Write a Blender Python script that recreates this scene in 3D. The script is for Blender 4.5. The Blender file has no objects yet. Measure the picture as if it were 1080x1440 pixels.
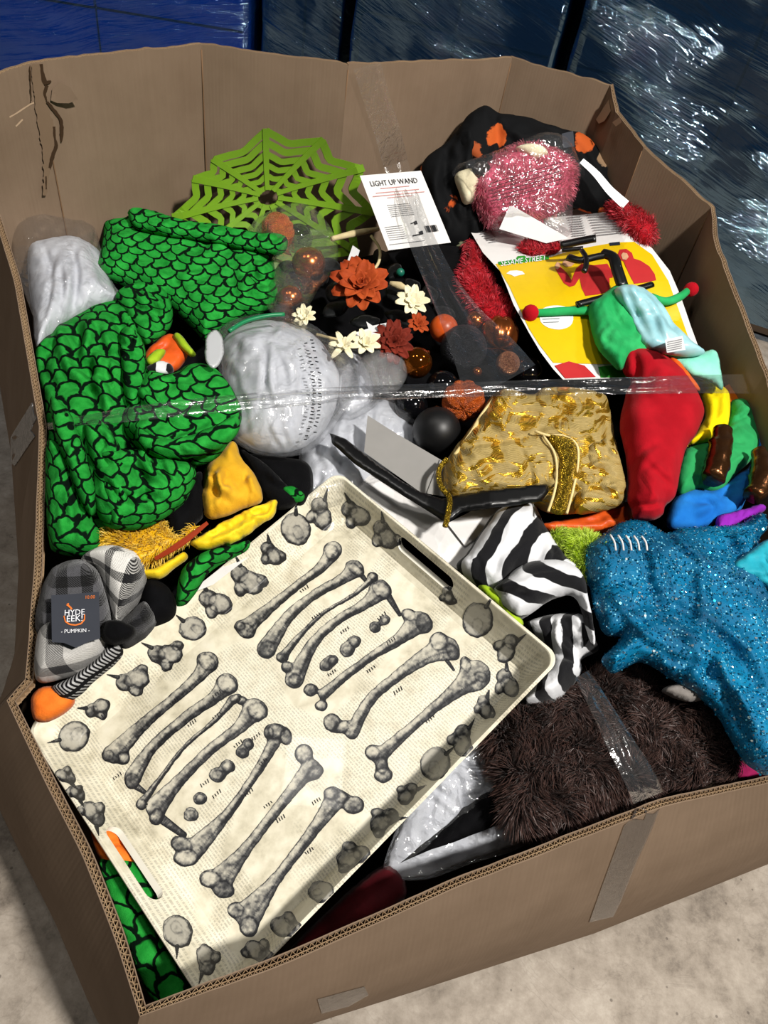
import bpy, bmesh, math, random, ast
import numpy as np
from mathutils import Vector, Matrix
from mathutils.geometry import delaunay_2d_cdt
from mathutils.bvhtree import BVHTree

# ---------------------------------------------------------------- camera
F = 1081.0
NADIR = (330.0, 1750.0)            # where plumb lines meet in the 1080x1440 frame
CAM_Z = 1.20
_d = np.array([NADIR[0]-540, -(NADIR[1]-720), -F]); _d /= np.linalg.norm(_d)
_up = -_d
_fw = np.array([0, 0, -1.0]); _fy = _fw-_up*(_fw@_up); _fy /= np.linalg.norm(_fy)
_fx = np.cross(_fy, _up)
ROT = np.array([_fx, _fy, _up])    # camera -> world
CAM = np.array([0, 0, CAM_Z])
scene = bpy.context.scene
COL = scene.collection
cd = bpy.data.cameras.new('camera'); co = bpy.data.objects.new('camera', cd); COL.objects.link(co)
cd.sensor_fit = 'HORIZONTAL'; cd.sensor_width = 36; cd.lens = 36*F/1080
cd.clip_start = 0.02; cd.clip_end = 60
co.matrix_world = Matrix.Translation(CAM.tolist()) @ Matrix(ROT.tolist()).to_4x4()
scene.camera = co
# ---------------------------------------------------------------- light
scene.view_settings.view_transform = 'Standard'; scene.view_settings.look = 'None'
scene.view_settings.gamma = 1; scene.view_settings.use_curve_mapping = False
scene.view_settings.exposure = 0.0
w = bpy.data.worlds.new('warehouse'); scene.world = w; w.use_nodes = True
w.node_tree.nodes['Background'].inputs[0].default_value = (0.80, 0.90, 1.0, 1)
w.node_tree.nodes['Background'].inputs[1].default_value = 0.022
def area(name, loc, aim, power, sx, sy, col=(1, 0.96, 0.9)):
    l = bpy.data.lights.new(name, 'AREA'); l.shape = 'RECTANGLE'; l.size = sx; l.size_y = sy
    l.energy = power; l.color = col
    o = bpy.data.objects.new(name, l); COL.objects.link(o); o.location = loc
    o.rotation_euler = (Vector(aim)-Vector(loc)).to_track_quat('-Z', 'Y').to_euler()
    return o
area('high_bay_or_fill_lamp', (2.15, -0.95, 4.5), (0, 0.8, 0.4), 370, 0.30, 0.30)
area('high_bay_or_fill_lamp', (-2.6, 0.4, 5.0), (-2.4, 0.4, 0), 22, 0.5, 0.5)  # unseen lamp added as weak fill from the left
area('high_bay_or_fill_lamp', (3.4, 2.0, 5.0), (2.8, 2.4, 0), 45, 0.4, 0.4)  # added out of view on the right, for fill and film glints
area('high_bay_or_fill_lamp', (-0.6, 0.6, 5.2), (-0.6, 0.9, 0), 38, 0.4, 0.4)  # fill lamp added overhead, out of view

# ---------------------------------------------------------------- helpers: pixels, pile
def rays(px, py):
    v = np.stack([np.asarray(px, float)-540, -(np.asarray(py, float)-720), np.full(np.shape(px), -F)], -1)
    return v @ ROT.T
def P(px, py, z):
    r = rays(px, py); t = (z-CAM_Z)/r[..., 2]
    return CAM + r*t[..., None]
def Pt(x, y, z): return P(np.array([x]), np.array([y]), np.array([float(z)]))[0]
CA, SA = math.cos(math.radians(29)), math.sin(math.radians(29))
def Sz(n): return np.interp(n, [0.10, 0.30, 0.62, 0.95, 1.35], [0.375, 0.395, 0.455, 0.49, 0.505])
def pile(px, py, dz=0.0):
    px = np.asarray(px, float); py = np.asarray(py, float)
    d = dz(px, py) if callable(dz) else dz
    d = d+.062*np.clip((px-770)/110, 0, 1)*np.clip((450-py)/130, 0, 1)      # the heap rises into the back right corner
    z = np.full(px.shape, 0.45)+d
    for _ in range(25):
        q = P(px, py, z)
        z = 0.5*z + 0.5*(Sz(-SA*q[..., 0]+CA*q[..., 1])+d)
    return P(px, py, z)
def pp(x, y, dz=0.0): return pile(np.array([x], float), np.array([y], float), dz)[0]
def mpp(x, y, dz=0.0):
    q = pp(x, y, dz)-CAM; return float(q@(-ROT[:, 2]))/F
def plane_proj(p0, p1, p2):
    p0, p1, p2 = map(np.asarray, (p0, p1, p2)); n = np.cross(p1-p0, p2-p0); n /= np.linalg.norm(n)
    if n@(CAM-p0) < 0: n = -n
    def f(px, py, off=0.0):
        r = rays(px, py); t = ((p0+n*off-CAM)@n)/(r@n); return CAM+r*t[..., None]
    f.n = n
    return f
def pile_proj(dz=0.0):
    def f(px, py, off=0.0):
        if callable(dz): return pile(px, py, lambda a, b: dz(a, b)+off)
        return pile(px, py, dz+off)
    return f
# smooth 2d noise
def vnoise(x, y, seed=0):
    xi = np.floor(x).astype(np.int64); yi = np.floor(y).astype(np.int64); fx = x-xi; fy = y-yi
    def h(a, b):
        n = (a*374761393+b*668265263+seed*1274126177) & 0xffffffff
        n = ((n ^ (n >> 13))*1274126177) & 0xffffffff
        return ((n ^ (n >> 16)) & 0xffff)/32767.5-1
    u = fx*fx*(3-2*fx); v = fy*fy*(3-2*fy)
    return (h(xi, yi)*(1-u)+h(xi+1, yi)*u)*(1-v)+(h(xi, yi+1)*(1-u)+h(xi+1, yi+1)*u)*v
def fbm(x, y, seed=0, o=3):
    s = 0; a = 1; t = 0
    for k in range(o): s = s+a*vnoise(x*2**k, y*2**k, seed+k*17); t += a; a *= .5
    return s/t
def seglen(p): return np.linalg.norm(np.diff(p, axis=0), axis=1)
def resample(pts, sp, closed=True, smooth=True):
    p = np.array(pts, float)
    if smooth:
        n = len(p); out = []
        rng = range(n if closed else n-1)
        for i in rng:
            if closed: a, b, c, d = p[(i-1) % n], p[i], p[(i+1) % n], p[(i+2) % n]
            else: a, b, c, d = p[max(i-1, 0)], p[i], p[i+1], p[min(i+2, n-1)]
            for t in np.linspace(0, 1, 8, endpoint=False):
                out.append(.5*((2*b)+(c-a)*t+(2*a-5*b+4*c-d)*t*t+(3*b-a-3*c+d)*t**3))
        if not closed: out.append(p[-1])
        p = np.array(out)
    if closed: p = np.vstack([p, p[:1]])
    L = np.concatenate([[0], np.cumsum(seglen(p))]); m = max(3, int(round(L[-1]/sp)))
    s = np.linspace(0, L[-1], m+1)
    if closed: s = s[:-1]
    return np.stack([np.interp(s, L, p[:, k]) for k in range(p.shape[1])], -1)
def dseg(q, poly, closed=False):
    """distance of points q to polyline, and arc parameter of the nearest point"""
    a = poly if closed else poly[:-1]; b = np.roll(poly, -1, 0) if closed else poly[1:]
    best = np.full(len(q), 1e9); par = np.zeros(len(q))
    for i in range(len(a)):
        ab = b[i]-a[i]; l2 = ab@ab+1e-9
        t = np.clip(((q-a[i])@ab)/l2, 0, 1); d = np.linalg.norm(q-a[i]-t[:, None]*ab, axis=1)
        m = d < best; best[m] = d[m]; par[m] = (i+t[m])/len(a)
    return best, par
def inside(q, poly):
    x, y = q[:, 0], q[:, 1]; c = np.zeros(len(q), bool); n = len(poly); j = n-1
    for i in range(n):
        xi, yi = poly[i]; xj, yj = poly[j]
        if yi != yj: c ^= ((yi > y) != (yj > y)) & (x < (xj-xi)*(y-yi)/(yj-yi)+xi)
        j = i
    return c
def tri_fill(poly, sp, seed=0):
    """triangulate a polygon (px) with an inner hex grid; returns pts, tris, n_boundary"""
    lo = poly.min(0); hi = poly.max(0); rng = np.random.default_rng(seed)
    ys = np.arange(lo[1], hi[1], sp*.87); g = []
    for k, y in enumerate(ys):
        xs = np.arange(lo[0]+(k % 2)*sp*.5, hi[0], sp); g.append(np.stack([xs, np.full(len(xs), y)], -1))
    g = np.vstack(g) if g else np.zeros((0, 2))
    if len(g):
        g = g+rng.uniform(-.12, .12, g.shape)*sp
        g = g[inside(g, poly)]
        if len(g):
            d, _ = dseg(g, poly, True); g = g[d > sp*.55]
    pts = np.vstack([poly, g]); nb = len(poly)
    r = delaunay_2d_cdt([Vector(p) for p in pts.tolist()], [], [list(range(nb))], 1, 1e-6)
    vs = np.array([[v.x, v.y] for v in r[0]])
    tr = []
    for f in r[2]:
        f = list(f)
        for k in range(1, len(f)-1): tr.append((f[0], f[k], f[k+1]))
    return vs, np.array(tr, int), nb

# ---------------------------------------------------------------- helpers: objects
def C(h, a=1.0):
    h = h.lstrip('#'); o = []
    for i in (0, 2, 4):
        c = int(h[i:i+2], 16)/255; o.append(c/12.92 if c <= .04045 else ((c+.055)/1.055)**2.4)
    return (o[0], o[1], o[2], a)
def tag(o, label=None, cat=None, group=None, kind=None):
    if label: o['label'] = label
    if cat: o['category'] = cat
    if group: o['group'] = group
    if kind: o['kind'] = kind
    return o
def thing(name, label, cat, loc=(0, 0, 0), group=None):
    o = bpy.data.objects.new(name, None); COL.objects.link(o); o.location = Vector([float(v) for v in loc]); o.empty_display_size = .05
    return tag(o, label, cat, group)
def _wloc(o):
    v = Vector((0, 0, 0))
    while o is not None: v += o.location; o = o.parent
    return v
def obj(name, V, Fc, mat, parent=None, uv=None, smooth=True, origin=None):
    """one mesh object from world-space vertices"""
    V = np.asarray(V, float)
    c = np.array(origin, float) if origin is not None else np.array([*((V.max(0)+V.min(0))/2)[:2], V[:, 2].min()])
    me = bpy.data.meshes.new(name)
    me.from_pydata((V-c).tolist(), [], [tuple(int(i) for i in f) for f in Fc])
    if uv is not None:
        l = me.uv_layers.new(name='UVMap'); idx = np.zeros(len(me.loops), np.int32); me.loops.foreach_get('vertex_index', idx)
        l.data.foreach_set('uv', np.asarray(uv, np.float32)[idx].ravel())
    me.validate(); me.update()
    if smooth: me.polygons.foreach_set('use_smooth', [True]*len(me.polygons))
    if mat is not None: me.materials.append(mat)
    o = bpy.data.objects.new(name, me); COL.objects.link(o)
    pl = Vector((0, 0, 0))
    if parent is not None: o.parent = parent; pl = _wloc(parent)
    o.location = Vector(c.tolist())-pl
    return o
def join(parts):
    """join several (V, F, uv) into one"""
    V = []; Fc = []; U = []; n = 0
    for q in parts:
        v, f = np.asarray(q[0], float), q[1]
        V.append(v); Fc += [tuple(int(i)+n for i in t) for t in f]; n += len(v)
        U.append(np.asarray(q[2], float) if len(q) > 2 and q[2] is not None else np.zeros((len(v), 2)))
    return np.vstack(V), Fc, np.vstack(U)
def frame_of(d):
    d = np.asarray(d, float); d = d/np.linalg.norm(d); a = np.array([0, 0, 1.]) if abs(d[2]) < .9 else np.array([1., 0, 0])
    u = np.cross(a, d); u /= np.linalg.norm(u); return u, np.cross(d, u), d
def tube(path, rad, n=10, flat=1.0, cap=True):
    """tube along world path; rad number or list; flat squashes the second axis"""
    p = np.asarray(path, float); m = len(p); rad = np.broadcast_to(np.asarray(rad, float), (m,))
    t = np.gradient(p, axis=0); V = []; U = []; u, v, _ = frame_of(t[0])
    L = np.concatenate([[0], np.cumsum(seglen(p))])
    for i in range(m):
        d = t[i]/np.linalg.norm(t[i]); u = u-d*(u@d); u /= np.linalg.norm(u); v = np.cross(d, u)
        for k in range(n):
            a = 2*math.pi*k/n; V.append(p[i]+rad[i]*(u*math.cos(a)+v*math.sin(a)*flat)); U.append((k/n, L[i]))
    Fc = [(i*n+k, i*n+(k+1) % n, (i+1)*n+(k+1) % n, (i+1)*n+k) for i in range(m-1) for k in range(n)]
    if cap:
        for i, s in ((0, 1), (m-1, -1)):
            V.append(p[i]); U.append((0, 0)); c = len(V)-1
            Fc += [((i*n+(k+1) % n, i*n+k, c) if s > 0 else (i*n+k, i*n+(k+1) % n, c)) for k in range(n)]
    return np.array(V), Fc, np.array(U)
def ball(c, r, seg=32, ring=20, axes=None, fn=None):
    """ball with poles along axes[2]; fn(theta, phi) gives a radius factor"""
    A = np.eye(3) if axes is None else np.array(axes)
    V = []; U = []
    for i in range(ring+1):
        th = math.pi*i/ring
        for k in range(seg):
            ph = 2*math.pi*k/seg; f = fn(th, ph) if fn else 1
            q = np.array([math.sin(th)*math.cos(ph), math.sin(th)*math.sin(ph), math.cos(th)])*f
            V.append(np.asarray(c)+(np.asarray(r)*q)@A); U.append((k/seg, i/ring))
    Fc = [(i*seg+k, (i+1)*seg+k, (i+1)*seg+(k+1) % seg, i*seg+(k+1) % seg) for i in range(ring) for k in range(seg)]
    return np.array(V), Fc, np.array(U)
def boxm(c, ex, ey, ez):
    c, ex, ey, ez = map(np.asarray, (c, ex, ey, ez)); V = [c+sx*ex+sy*ey+sz*ez for sx in (-1, 1) for sy in (-1, 1) for sz in (-1, 1)]
    return np.array(V), [(0, 1, 3, 2), (4, 6, 7, 5), (0, 4, 5, 1), (2, 3, 7, 6), (0, 2, 6, 4), (1, 5, 7, 3)], None

# ---- cloth: a closed, domed and folded piece of fabric lying on the pile
def cloth(name, pts, mat, parent=None, dz=0.0, bulge=.03, edge=22, folds=(), noise=(.004, 18, 18, 0), sp=4.0, face=.7,
          under=.35, uvrot=0.0, seed=0, smooth=True, auto=None, hem=1.6, pw=2.2, ret=False, uvdisp=1.2, proj=None):
    poly = resample(pts, sp, True, smooth)
    if hem:
        s = np.arange(len(poly)); nrm = np.roll(poly, -1, 0)-np.roll(poly, 1, 0); nrm = np.stack([nrm[:, 1], -nrm[:, 0]], -1)
        nrm /= np.linalg.norm(nrm, axis=1)[:, None]+1e-9; poly = poly+nrm*(hem*fbm(s*.13, s*0, seed+5)[:, None])
    q, tr, nb = tri_fill(poly, sp, seed)
    d, _ = dseg(q, poly, True); d[:nb] = 0
    t = np.clip(d/edge, 0, 1); prof = np.power(1-(1-t)**pw, .72)
    B = proj(q[:, 0], q[:, 1]) if proj else pile(q[:, 0], q[:, 1], dz)
    c0 = B.mean(0); view = CAM-c0; view /= np.linalg.norm(view)
    n = np.array([0, 0, 1.])*(1-face)+view*face; n /= np.linalg.norm(n)
    disp = bulge*prof; msk = np.clip(d/(edge*.5), 0, 1)
    for f in folds:
        fp = resample(f[0], 6, False, True); wd, am = f[1], f[2]
        dd, par = dseg(q, fp); tp = np.sin(np.clip(par, 0.02, .98)*math.pi)**.5
        disp = disp+am*tp*np.exp(-(dd/wd)**2)*np.clip(msk+.25, 0, 1)
    if auto:            # soft creases: (count, angle, length px, width px, height m)
        rg = np.random.default_rng(seed+77); cnt, an, ln, wd, am = auto; lo, hi = poly.min(0), poly.max(0)
        for _ in range(cnt):
            c = lo+(hi-lo)*rg.uniform(.08, .92, 2); a = math.radians(an+rg.normal(0, 22)); L = ln*rg.uniform(.5, 1.2); bend = rg.normal(0, .22)*L
            dx, dy = math.cos(a), math.sin(a); fp = resample(np.array([c-[dx*L/2, dy*L/2], c+[-dy*bend, dx*bend], c+[dx*L/2, dy*L/2]]), 6, False, True)
            dd, par = dseg(q, fp); side = np.sign((q[:, 0]-c[0])*-dy+(q[:, 1]-c[1])*dx); w_ = wd*rg.uniform(.6, 1.3); tp = np.sin(np.clip(par, .02, .98)*math.pi)**.7; hgt = am*rg.uniform(.5, 1.2)
            disp = disp+hgt*tp*(.35+.65*msk)*(np.exp(-(dd/w_)**2)-.75*np.exp(-((dd*side-1.7*w_)/(w_*.8))**2)*(dd < 5*w_))
    am, sx, sy, ang = noise[:4]
    if am:
        a = math.radians(ang); X = (q[:, 0]*math.cos(a)+q[:, 1]*math.sin(a)); Y = (-q[:, 0]*math.sin(a)+q[:, 1]*math.cos(a))
        X = X+8*fbm(q[:, 0]/45, q[:, 1]/45, seed+3, 2); Y = Y+8*fbm(q[:, 0]/45, q[:, 1]/45, seed+9, 2)
        nz = fbm(X/sx, Y/sy, seed, 3)
        nz = nz*.5+(1-2*np.abs(fbm(X/sx*.8+7, Y/sy*.8, seed+31, 2)))*.5
        disp = disp+am*nz*(.45+.55*msk)
    a = math.radians(uvrot); tx = np.cross([0, 1., 0], n); tx = np.cross(n, np.cross(ROT[:, 0], n)); tx /= np.linalg.norm(tx); ty = np.cross(n, tx)
    lx, ly = (B-c0)@tx, (B-c0)@ty
    U = np.stack([lx*math.cos(a)+ly*math.sin(a), -lx*math.sin(a)+ly*math.cos(a)], -1)
    U = U + uvdisp*disp[:, None]*np.array([.35, .7])+.004*np.stack([fbm(q[:, 0]/60, q[:, 1]/60, seed+41), fbm(q[:, 0]/60, q[:, 1]/60, seed+43)], -1)
    V = B+n*disp[:, None]
    lw = B-n*(under*bulge*prof)[:, None]
    m = len(V); inn = np.arange(m); mp = inn.copy(); mp[nb:] = np.arange(m-nb)+m
    # orient up
    e1 = V[tr[:, 1]]-V[tr[:, 0]]; e2 = V[tr[:, 2]]-V[tr[:, 0]]; fl = (np.cross(e1, e2)@n) < 0
    tr[fl] = tr[fl][:, ::-1]
    VV = np.vstack([V, lw[nb:]]); FF = np.vstack([tr, mp[tr][:, ::-1]]); UU = np.vstack([U, U[nb:]])
    o = obj(name, VV, FF, mat, parent, UU)
    if ret: return o, V, tr, n
    return o
# ---- flat sheet (paper, card, print) from a px outline on a projector
def sheet(name, pts, proj, mat, parent=None, off=0.0, thick=.0008, sp=9, smooth=False, uvpx=None):
    poly = resample(pts, sp, True, smooth)
    if not smooth:      # keep the corners
        P0 = np.array(pts, float); out = []
        for i in range(len(P0)):
            a, b = P0[i], P0[(i+1) % len(P0)]; k = max(1, int(np.linalg.norm(b-a)/sp))
            out += [a+(b-a)*t/k for t in range(k)]
        poly = np.array(out)
    q, tr, nb = tri_fill(poly, sp)
    T = proj(q[:, 0], q[:, 1], off); Bt = proj(q[:, 0], q[:, 1], off-thick)
    e1 = T[tr[:, 1]]-T[tr[:, 0]]; e2 = T[tr[:, 2]]-T[tr[:, 0]]
    view = CAM-T.mean(0); fl = (np.cross(e1, e2)@view) < 0; tr[fl] = tr[fl][:, ::-1]
    m = len(T); FF = [tuple(t) for t in tr]+[tuple(t[::-1]+m) for t in tr]+[(i, i+m, (i+1) % nb+m, (i+1) % nb) for i in range(nb)]
    uv = q if uvpx is None else uvpx(q)
    return obj(name, np.vstack([T, Bt]), FF, mat, parent, np.vstack([uv, uv])/100.0, smooth=False)
def text_pts(s, size=1.0):
    cu = bpy.data.curves.new('t', 'FONT'); cu.body = s; cu.size = size; cu.resolution_u = 2; cu.align_x = 'CENTER'
    o = bpy.data.objects.new('t', cu); COL.objects.link(o)
    dg = bpy.context.evaluated_depsgraph_get(); dg.update()
    me = bpy.data.meshes.new_from_object(o.evaluated_get(dg))
    v = np.array([[q.co.x, q.co.y] for q in me.vertices]); f = [tuple(p.vertices) for p in me.polygons]
    bpy.data.objects.remove(o); bpy.data.curves.remove(cu); bpy.data.meshes.remove(me)
    return v, f
def text_px(s, cx, cy, ex, ey, width, proj, off, bold=1.0):
    """glyph mesh: centre (px), unit px vectors of the baseline and of 'up', width in px"""
    v, f = text_pts(s); wd = v[:, 0].max()-v[:, 0].min(); mx = (v[:, 0].max()+v[:, 0].min())/2; my = (v[:, 1].max()+v[:, 1].min())/2
    k = width/wd; q = np.array([cx, cy])+np.outer((v[:, 0]-mx)*k, ex)+np.outer((v[:, 1]-my)*k*bold, ey)
    return proj(q[:, 0], q[:, 1], off), f, q/100
def lines_px(segs, proj, off, w=1.0):
    """thin printed bars: each (x0, y0, x1, y1[, w])"""
    out = []
    for s in segs:
        a, b = np.array(s[:2], float), np.array(s[2:4], float); ww = s[4] if len(s) > 4 else w
        d = b-a; n = np.array([-d[1], d[0]])/(np.linalg.norm(d)+1e-9)*ww/2
        q = np.array([a-n, b-n, b+n, a+n]); out.append((proj(q[:, 0], q[:, 1], off), [(0, 1, 2, 3)], q/100))
    return join(out)
def ribbon(path, wpx, proj_or_dz, sp=6, ridges=3, amp=.002, seed=0, smooth=True):
    """a strip of film: path of (x, y[, dz]) px points, wpx width (number or per point)"""
    w = np.broadcast_to(np.asarray(wpx, float), (len(path),))
    p3 = np.array([(a[0], a[1], (a[2] if len(a) > 2 else 0.0), w[i]) for i, a in enumerate(path)], float)
    r = resample(p3, sp, False, smooth); t = np.gradient(r[:, :2], axis=0); t /= np.linalg.norm(t, axis=1)[:, None]
    n = np.stack([-t[:, 1], t[:, 0]], -1); K = 13; V = []; U = []
    for k in range(K):
        s = k/(K-1)*2-1; q = r[:, :2]+n*(s*r[:, 3]/2)[:, None]
        hh = amp*(fbm(np.full(len(r), s*ridges), np.arange(len(r))*sp/70., seed, 2))
        if callable(proj_or_dz): W = proj_or_dz(q[:, 0], q[:, 1], 0)+np.array([0, 0, 1])*(hh+r[:, 2])[:, None]
        else: W = pile(q[:, 0], q[:, 1], proj_or_dz+r[:, 2]+hh)
        V.append(W); U.append(np.stack([np.full(len(r), s), np.arange(len(r))*sp/100.], -1))
    m = len(r); V = np.vstack(V); U = np.vstack(U)
    Fc = [(k*m+i, k*m+i+1, (k+1)*m+i+1, (k+1)*m+i) for k in range(K-1) for i in range(m-1)]
    return V, Fc, U
# ---- fur strands grown from a surface
def fur(name, V, tr, n0, count, length, width, mat, parent, seed=0, lay=(0, 0, 0), curl=.5, clump=30.):
    rng = np.random.default_rng(seed); a, b, c = V[tr[:, 0]], V[tr[:, 1]], V[tr[:, 2]]
    N = np.cross(b-a, c-a); ar = np.linalg.norm(N, axis=1); N = N/(ar[:, None]+1e-12)
    i = rng.choice(len(tr), count, p=ar/ar.sum()); u, v = rng.random(count), rng.random(count); m = u+v > 1; u[m] = 1-u[m]; v[m] = 1-v[m]
    p = a[i]+(b-a)[i]*u[:, None]+(c-a)[i]*v[:, None]; n = N[i]
    sw = np.stack([fbm(p[:, 0]*clump, p[:, 1]*clump, seed+k, 2) for k in (1, 2, 3)], -1)
    d = n*.75+np.asarray(lay)+sw*1.3*curl+rng.normal(0, .22, (count, 3)); d /= np.linalg.norm(d, axis=1)[:, None]
    L = length*rng.uniform(.6, 1.15, count)[:, None]; s = np.cross(d, rng.normal(0, 1, (count, 3))); s /= np.linalg.norm(s, axis=1)[:, None]; s *= width/2
    d2 = d*.6+sw*curl*1.1+np.asarray(lay)*.8+np.array([0, 0, -.25]); d2 /= np.linalg.norm(d2, axis=1)[:, None]
    p1 = p+d*L*.55; p2 = p1+d2*L*.5
    W = np.stack([p-s, p+s, p1-s*.8, p1+s*.8, p2], 1).reshape(-1, 3); k = np.arange(count)*5
    Fc = np.concatenate([np.stack([k, k+1, k+3], 1), np.stack([k, k+3, k+2], 1), np.stack([k+2, k+3, k+4], 1)])
    r = rng.random(count); uv = np.stack([np.repeat(r, 5), np.tile([0, 0, .55, .55, 1], count)], -1)
    o = obj(name, W, Fc, mat, parent, uv, smooth=False); o['kind'] = 'stuff'; return o
# ---------------------------------------------------------------- materials
class G:
    """tiny node-graph helper: arithmetic expressions compiled to math nodes"""
    def __init__(s, name):
        s.m = bpy.data.materials.new(name); s.m.use_nodes = True; s.t = s.m.node_tree; s.n = s.t.nodes; s.l = s.t.links
        s.b = s.n['Principled BSDF']; s.out = s.n['Material Output']; s.env = {}
        uvn = s.n.new('ShaderNodeUVMap'); tc = s.n.new('ShaderNodeTexCoord'); s.uvn = uvn; s.tc = tc
        sp = s.n.new('ShaderNodeSeparateXYZ'); s.l.new(uvn.outputs[0], sp.inputs[0]); s.env['u'] = sp.outputs[0]; s.env['v'] = sp.outputs[1]
        so = s.n.new('ShaderNodeSeparateXYZ'); s.l.new(tc.outputs['Object'], so.inputs[0])
        s.env['x'], s.env['y'], s.env['z'] = so.outputs[0], so.outputs[1], so.outputs[2]
    def put(s, sock, v):
        if hasattr(v, 'is_output') or isinstance(v, bpy.types.NodeSocket): s.l.new(v, sock)
        else: sock.default_value = v
    def math(s, op, *a):
        n = s.n.new('ShaderNodeMath'); n.operation = op
        for i, v in enumerate(a): s.put(n.inputs[i], v)
        return n.outputs[0]
    def e(self_, src, **kw):
        env = dict(self_.env); env.update(kw)
        O = {ast.Add: 'ADD', ast.Sub: 'SUBTRACT', ast.Mult: 'MULTIPLY', ast.Div: 'DIVIDE', ast.Pow: 'POWER', ast.Mod: 'FLOORED_MODULO'}
        FN = dict(sin='SINE', cos='COSINE', abs='ABSOLUTE', floor='FLOOR', fract='FRACT', min='MINIMUM', max='MAXIMUM', sqrt='SQRT')
        def ev(n):
            if isinstance(n, ast.Expression): return ev(n.body)
            if isinstance(n, ast.Constant): return float(n.value)
            if isinstance(n, ast.Name): return env[n.id]
            if isinstance(n, ast.UnaryOp): return self_.math('MULTIPLY', ev(n.operand), -1.0)
            if isinstance(n, ast.BinOp): return self_.math(O[type(n.op)], ev(n.left), ev(n.right))
            if isinstance(n, ast.Compare): return self_.math('LESS_THAN' if isinstance(n.ops[0], ast.Lt) else 'GREATER_THAN', ev(n.left), ev(n.comparators[0]))
            if isinstance(n, ast.Call):
                a = [ev(q) for q in n.args]
                if n.func.id == 'ss':
                    mr = self_.n.new('ShaderNodeMapRange'); mr.interpolation_type = 'SMOOTHSTEP'
                    self_.put(mr.inputs[0], a[2]); self_.put(mr.inputs[1], a[0]); self_.put(mr.inputs[2], a[1]); return mr.outputs[0]
                return self_.math(FN[n.func.id], *a)
        return ev(ast.parse(src, mode='eval'))
    def vec(s, x, y, z=0.0):
        c = s.n.new('ShaderNodeCombineXYZ'); s.put(c.inputs[0], x); s.put(c.inputs[1], y); s.put(c.inputs[2], z); return c.outputs[0]
    def noise(s, scale, vec=None, detail=3, rough=.55, dist=0.0, col=False):
        n = s.n.new('ShaderNodeTexNoise'); n.inputs['Scale'].default_value = scale; n.inputs['Detail'].default_value = detail
        n.inputs['Roughness'].default_value = rough; n.inputs['Distortion'].default_value = dist
        s.l.new(vec if vec is not None else s.tc.outputs['Object'], n.inputs['Vector']); return n.outputs[1 if col else 0]
    def voro(s, scale, vec=None, feat='F1', out='Distance', rnd=1.0, dim='3D'):
        n = s.n.new('ShaderNodeTexVoronoi'); n.voronoi_dimensions = dim; n.feature = feat; n.inputs['Scale'].default_value = scale; n.inputs['Randomness'].default_value = rnd
        s.l.new(vec if vec is not None else s.tc.outputs['Object'], n.inputs['Vector']); return n.outputs[out]
    def ramp(s, f, stops, const=False):
        r = s.n.new('ShaderNodeValToRGB'); s.put(r.inputs[0], f); cr = r.color_ramp
        if const: cr.interpolation = 'CONSTANT'
        while len(cr.elements) < len(stops): cr.elements.new(.5)
        for el, (p, c) in zip(cr.elements, stops): el.position = p; el.color = C(c) if isinstance(c, str) else c
        return r.outputs[0]
    def mix(s, f, a, b, mode='MIX'):
        n = s.n.new('ShaderNodeMix'); n.data_type = 'RGBA'; n.blend_type = mode; s.put(n.inputs[0], f)
        s.put(n.inputs[6], C(a) if isinstance(a, str) else a); s.put(n.inputs[7], C(b) if isinstance(b, str) else b); return n.outputs[2]
    def set(s, **k):
        nm = dict(col='Base Color', rough='Roughness', metal='Metallic', spec='Specular IOR Level', sheen='Sheen Weight', alpha='Alpha', trans='Transmission Weight', ior='IOR', coat='Coat Weight', sss='Subsurface Weight')
        for a, v in k.items():
            if a == 'col' and isinstance(v, str): v = C(v)
            s.put(s.b.inputs[nm[a]], v)
        return s
    def bump(s, h, strength=.3, dist=.002):
        b = s.n.new('ShaderNodeBump'); b.inputs['Strength'].default_value = strength; b.inputs['Distance'].default_value = dist
        s.put(b.inputs['Height'], h); s.l.new(b.outputs[0], s.b.inputs['Normal']); s.nrm = b.outputs[0]; return s
def fabric(name, col, col2=None, rough=.85, sheen=.05, weave=900, nb=.35, spec=.2, scale=25, metal=0.0):
    g = G(name); n = g.noise(scale, detail=4)
    c2 = col2 or col
    g.set(col=g.mix(g.e('ss(.3,.7,n)', n=n), col, c2), rough=rough, sheen=sheen*.25, spec=spec*.6, metal=metal)
    f = g.noise(weave, detail=2); w2 = g.noise(70, detail=3)
    g.bump(g.e('f*.5+w*.8', f=f, w=w2), nb, .0025); g.b.inputs['Sheen Roughness'].default_value = .4
    return g.m
def plain(name, col, rough=.5, spec=.5, metal=0.0, coat=0.0):
    g = G(name); n = g.noise(40); c = C(col)
    d = tuple(v*.85 for v in c[:3])+(1,)
    g.set(col=g.mix(n, c, d), rough=rough, spec=spec, metal=metal, coat=coat); return g.m
def printed(name, col): return plain(name, col, .75, .2)
M = {}
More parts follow.
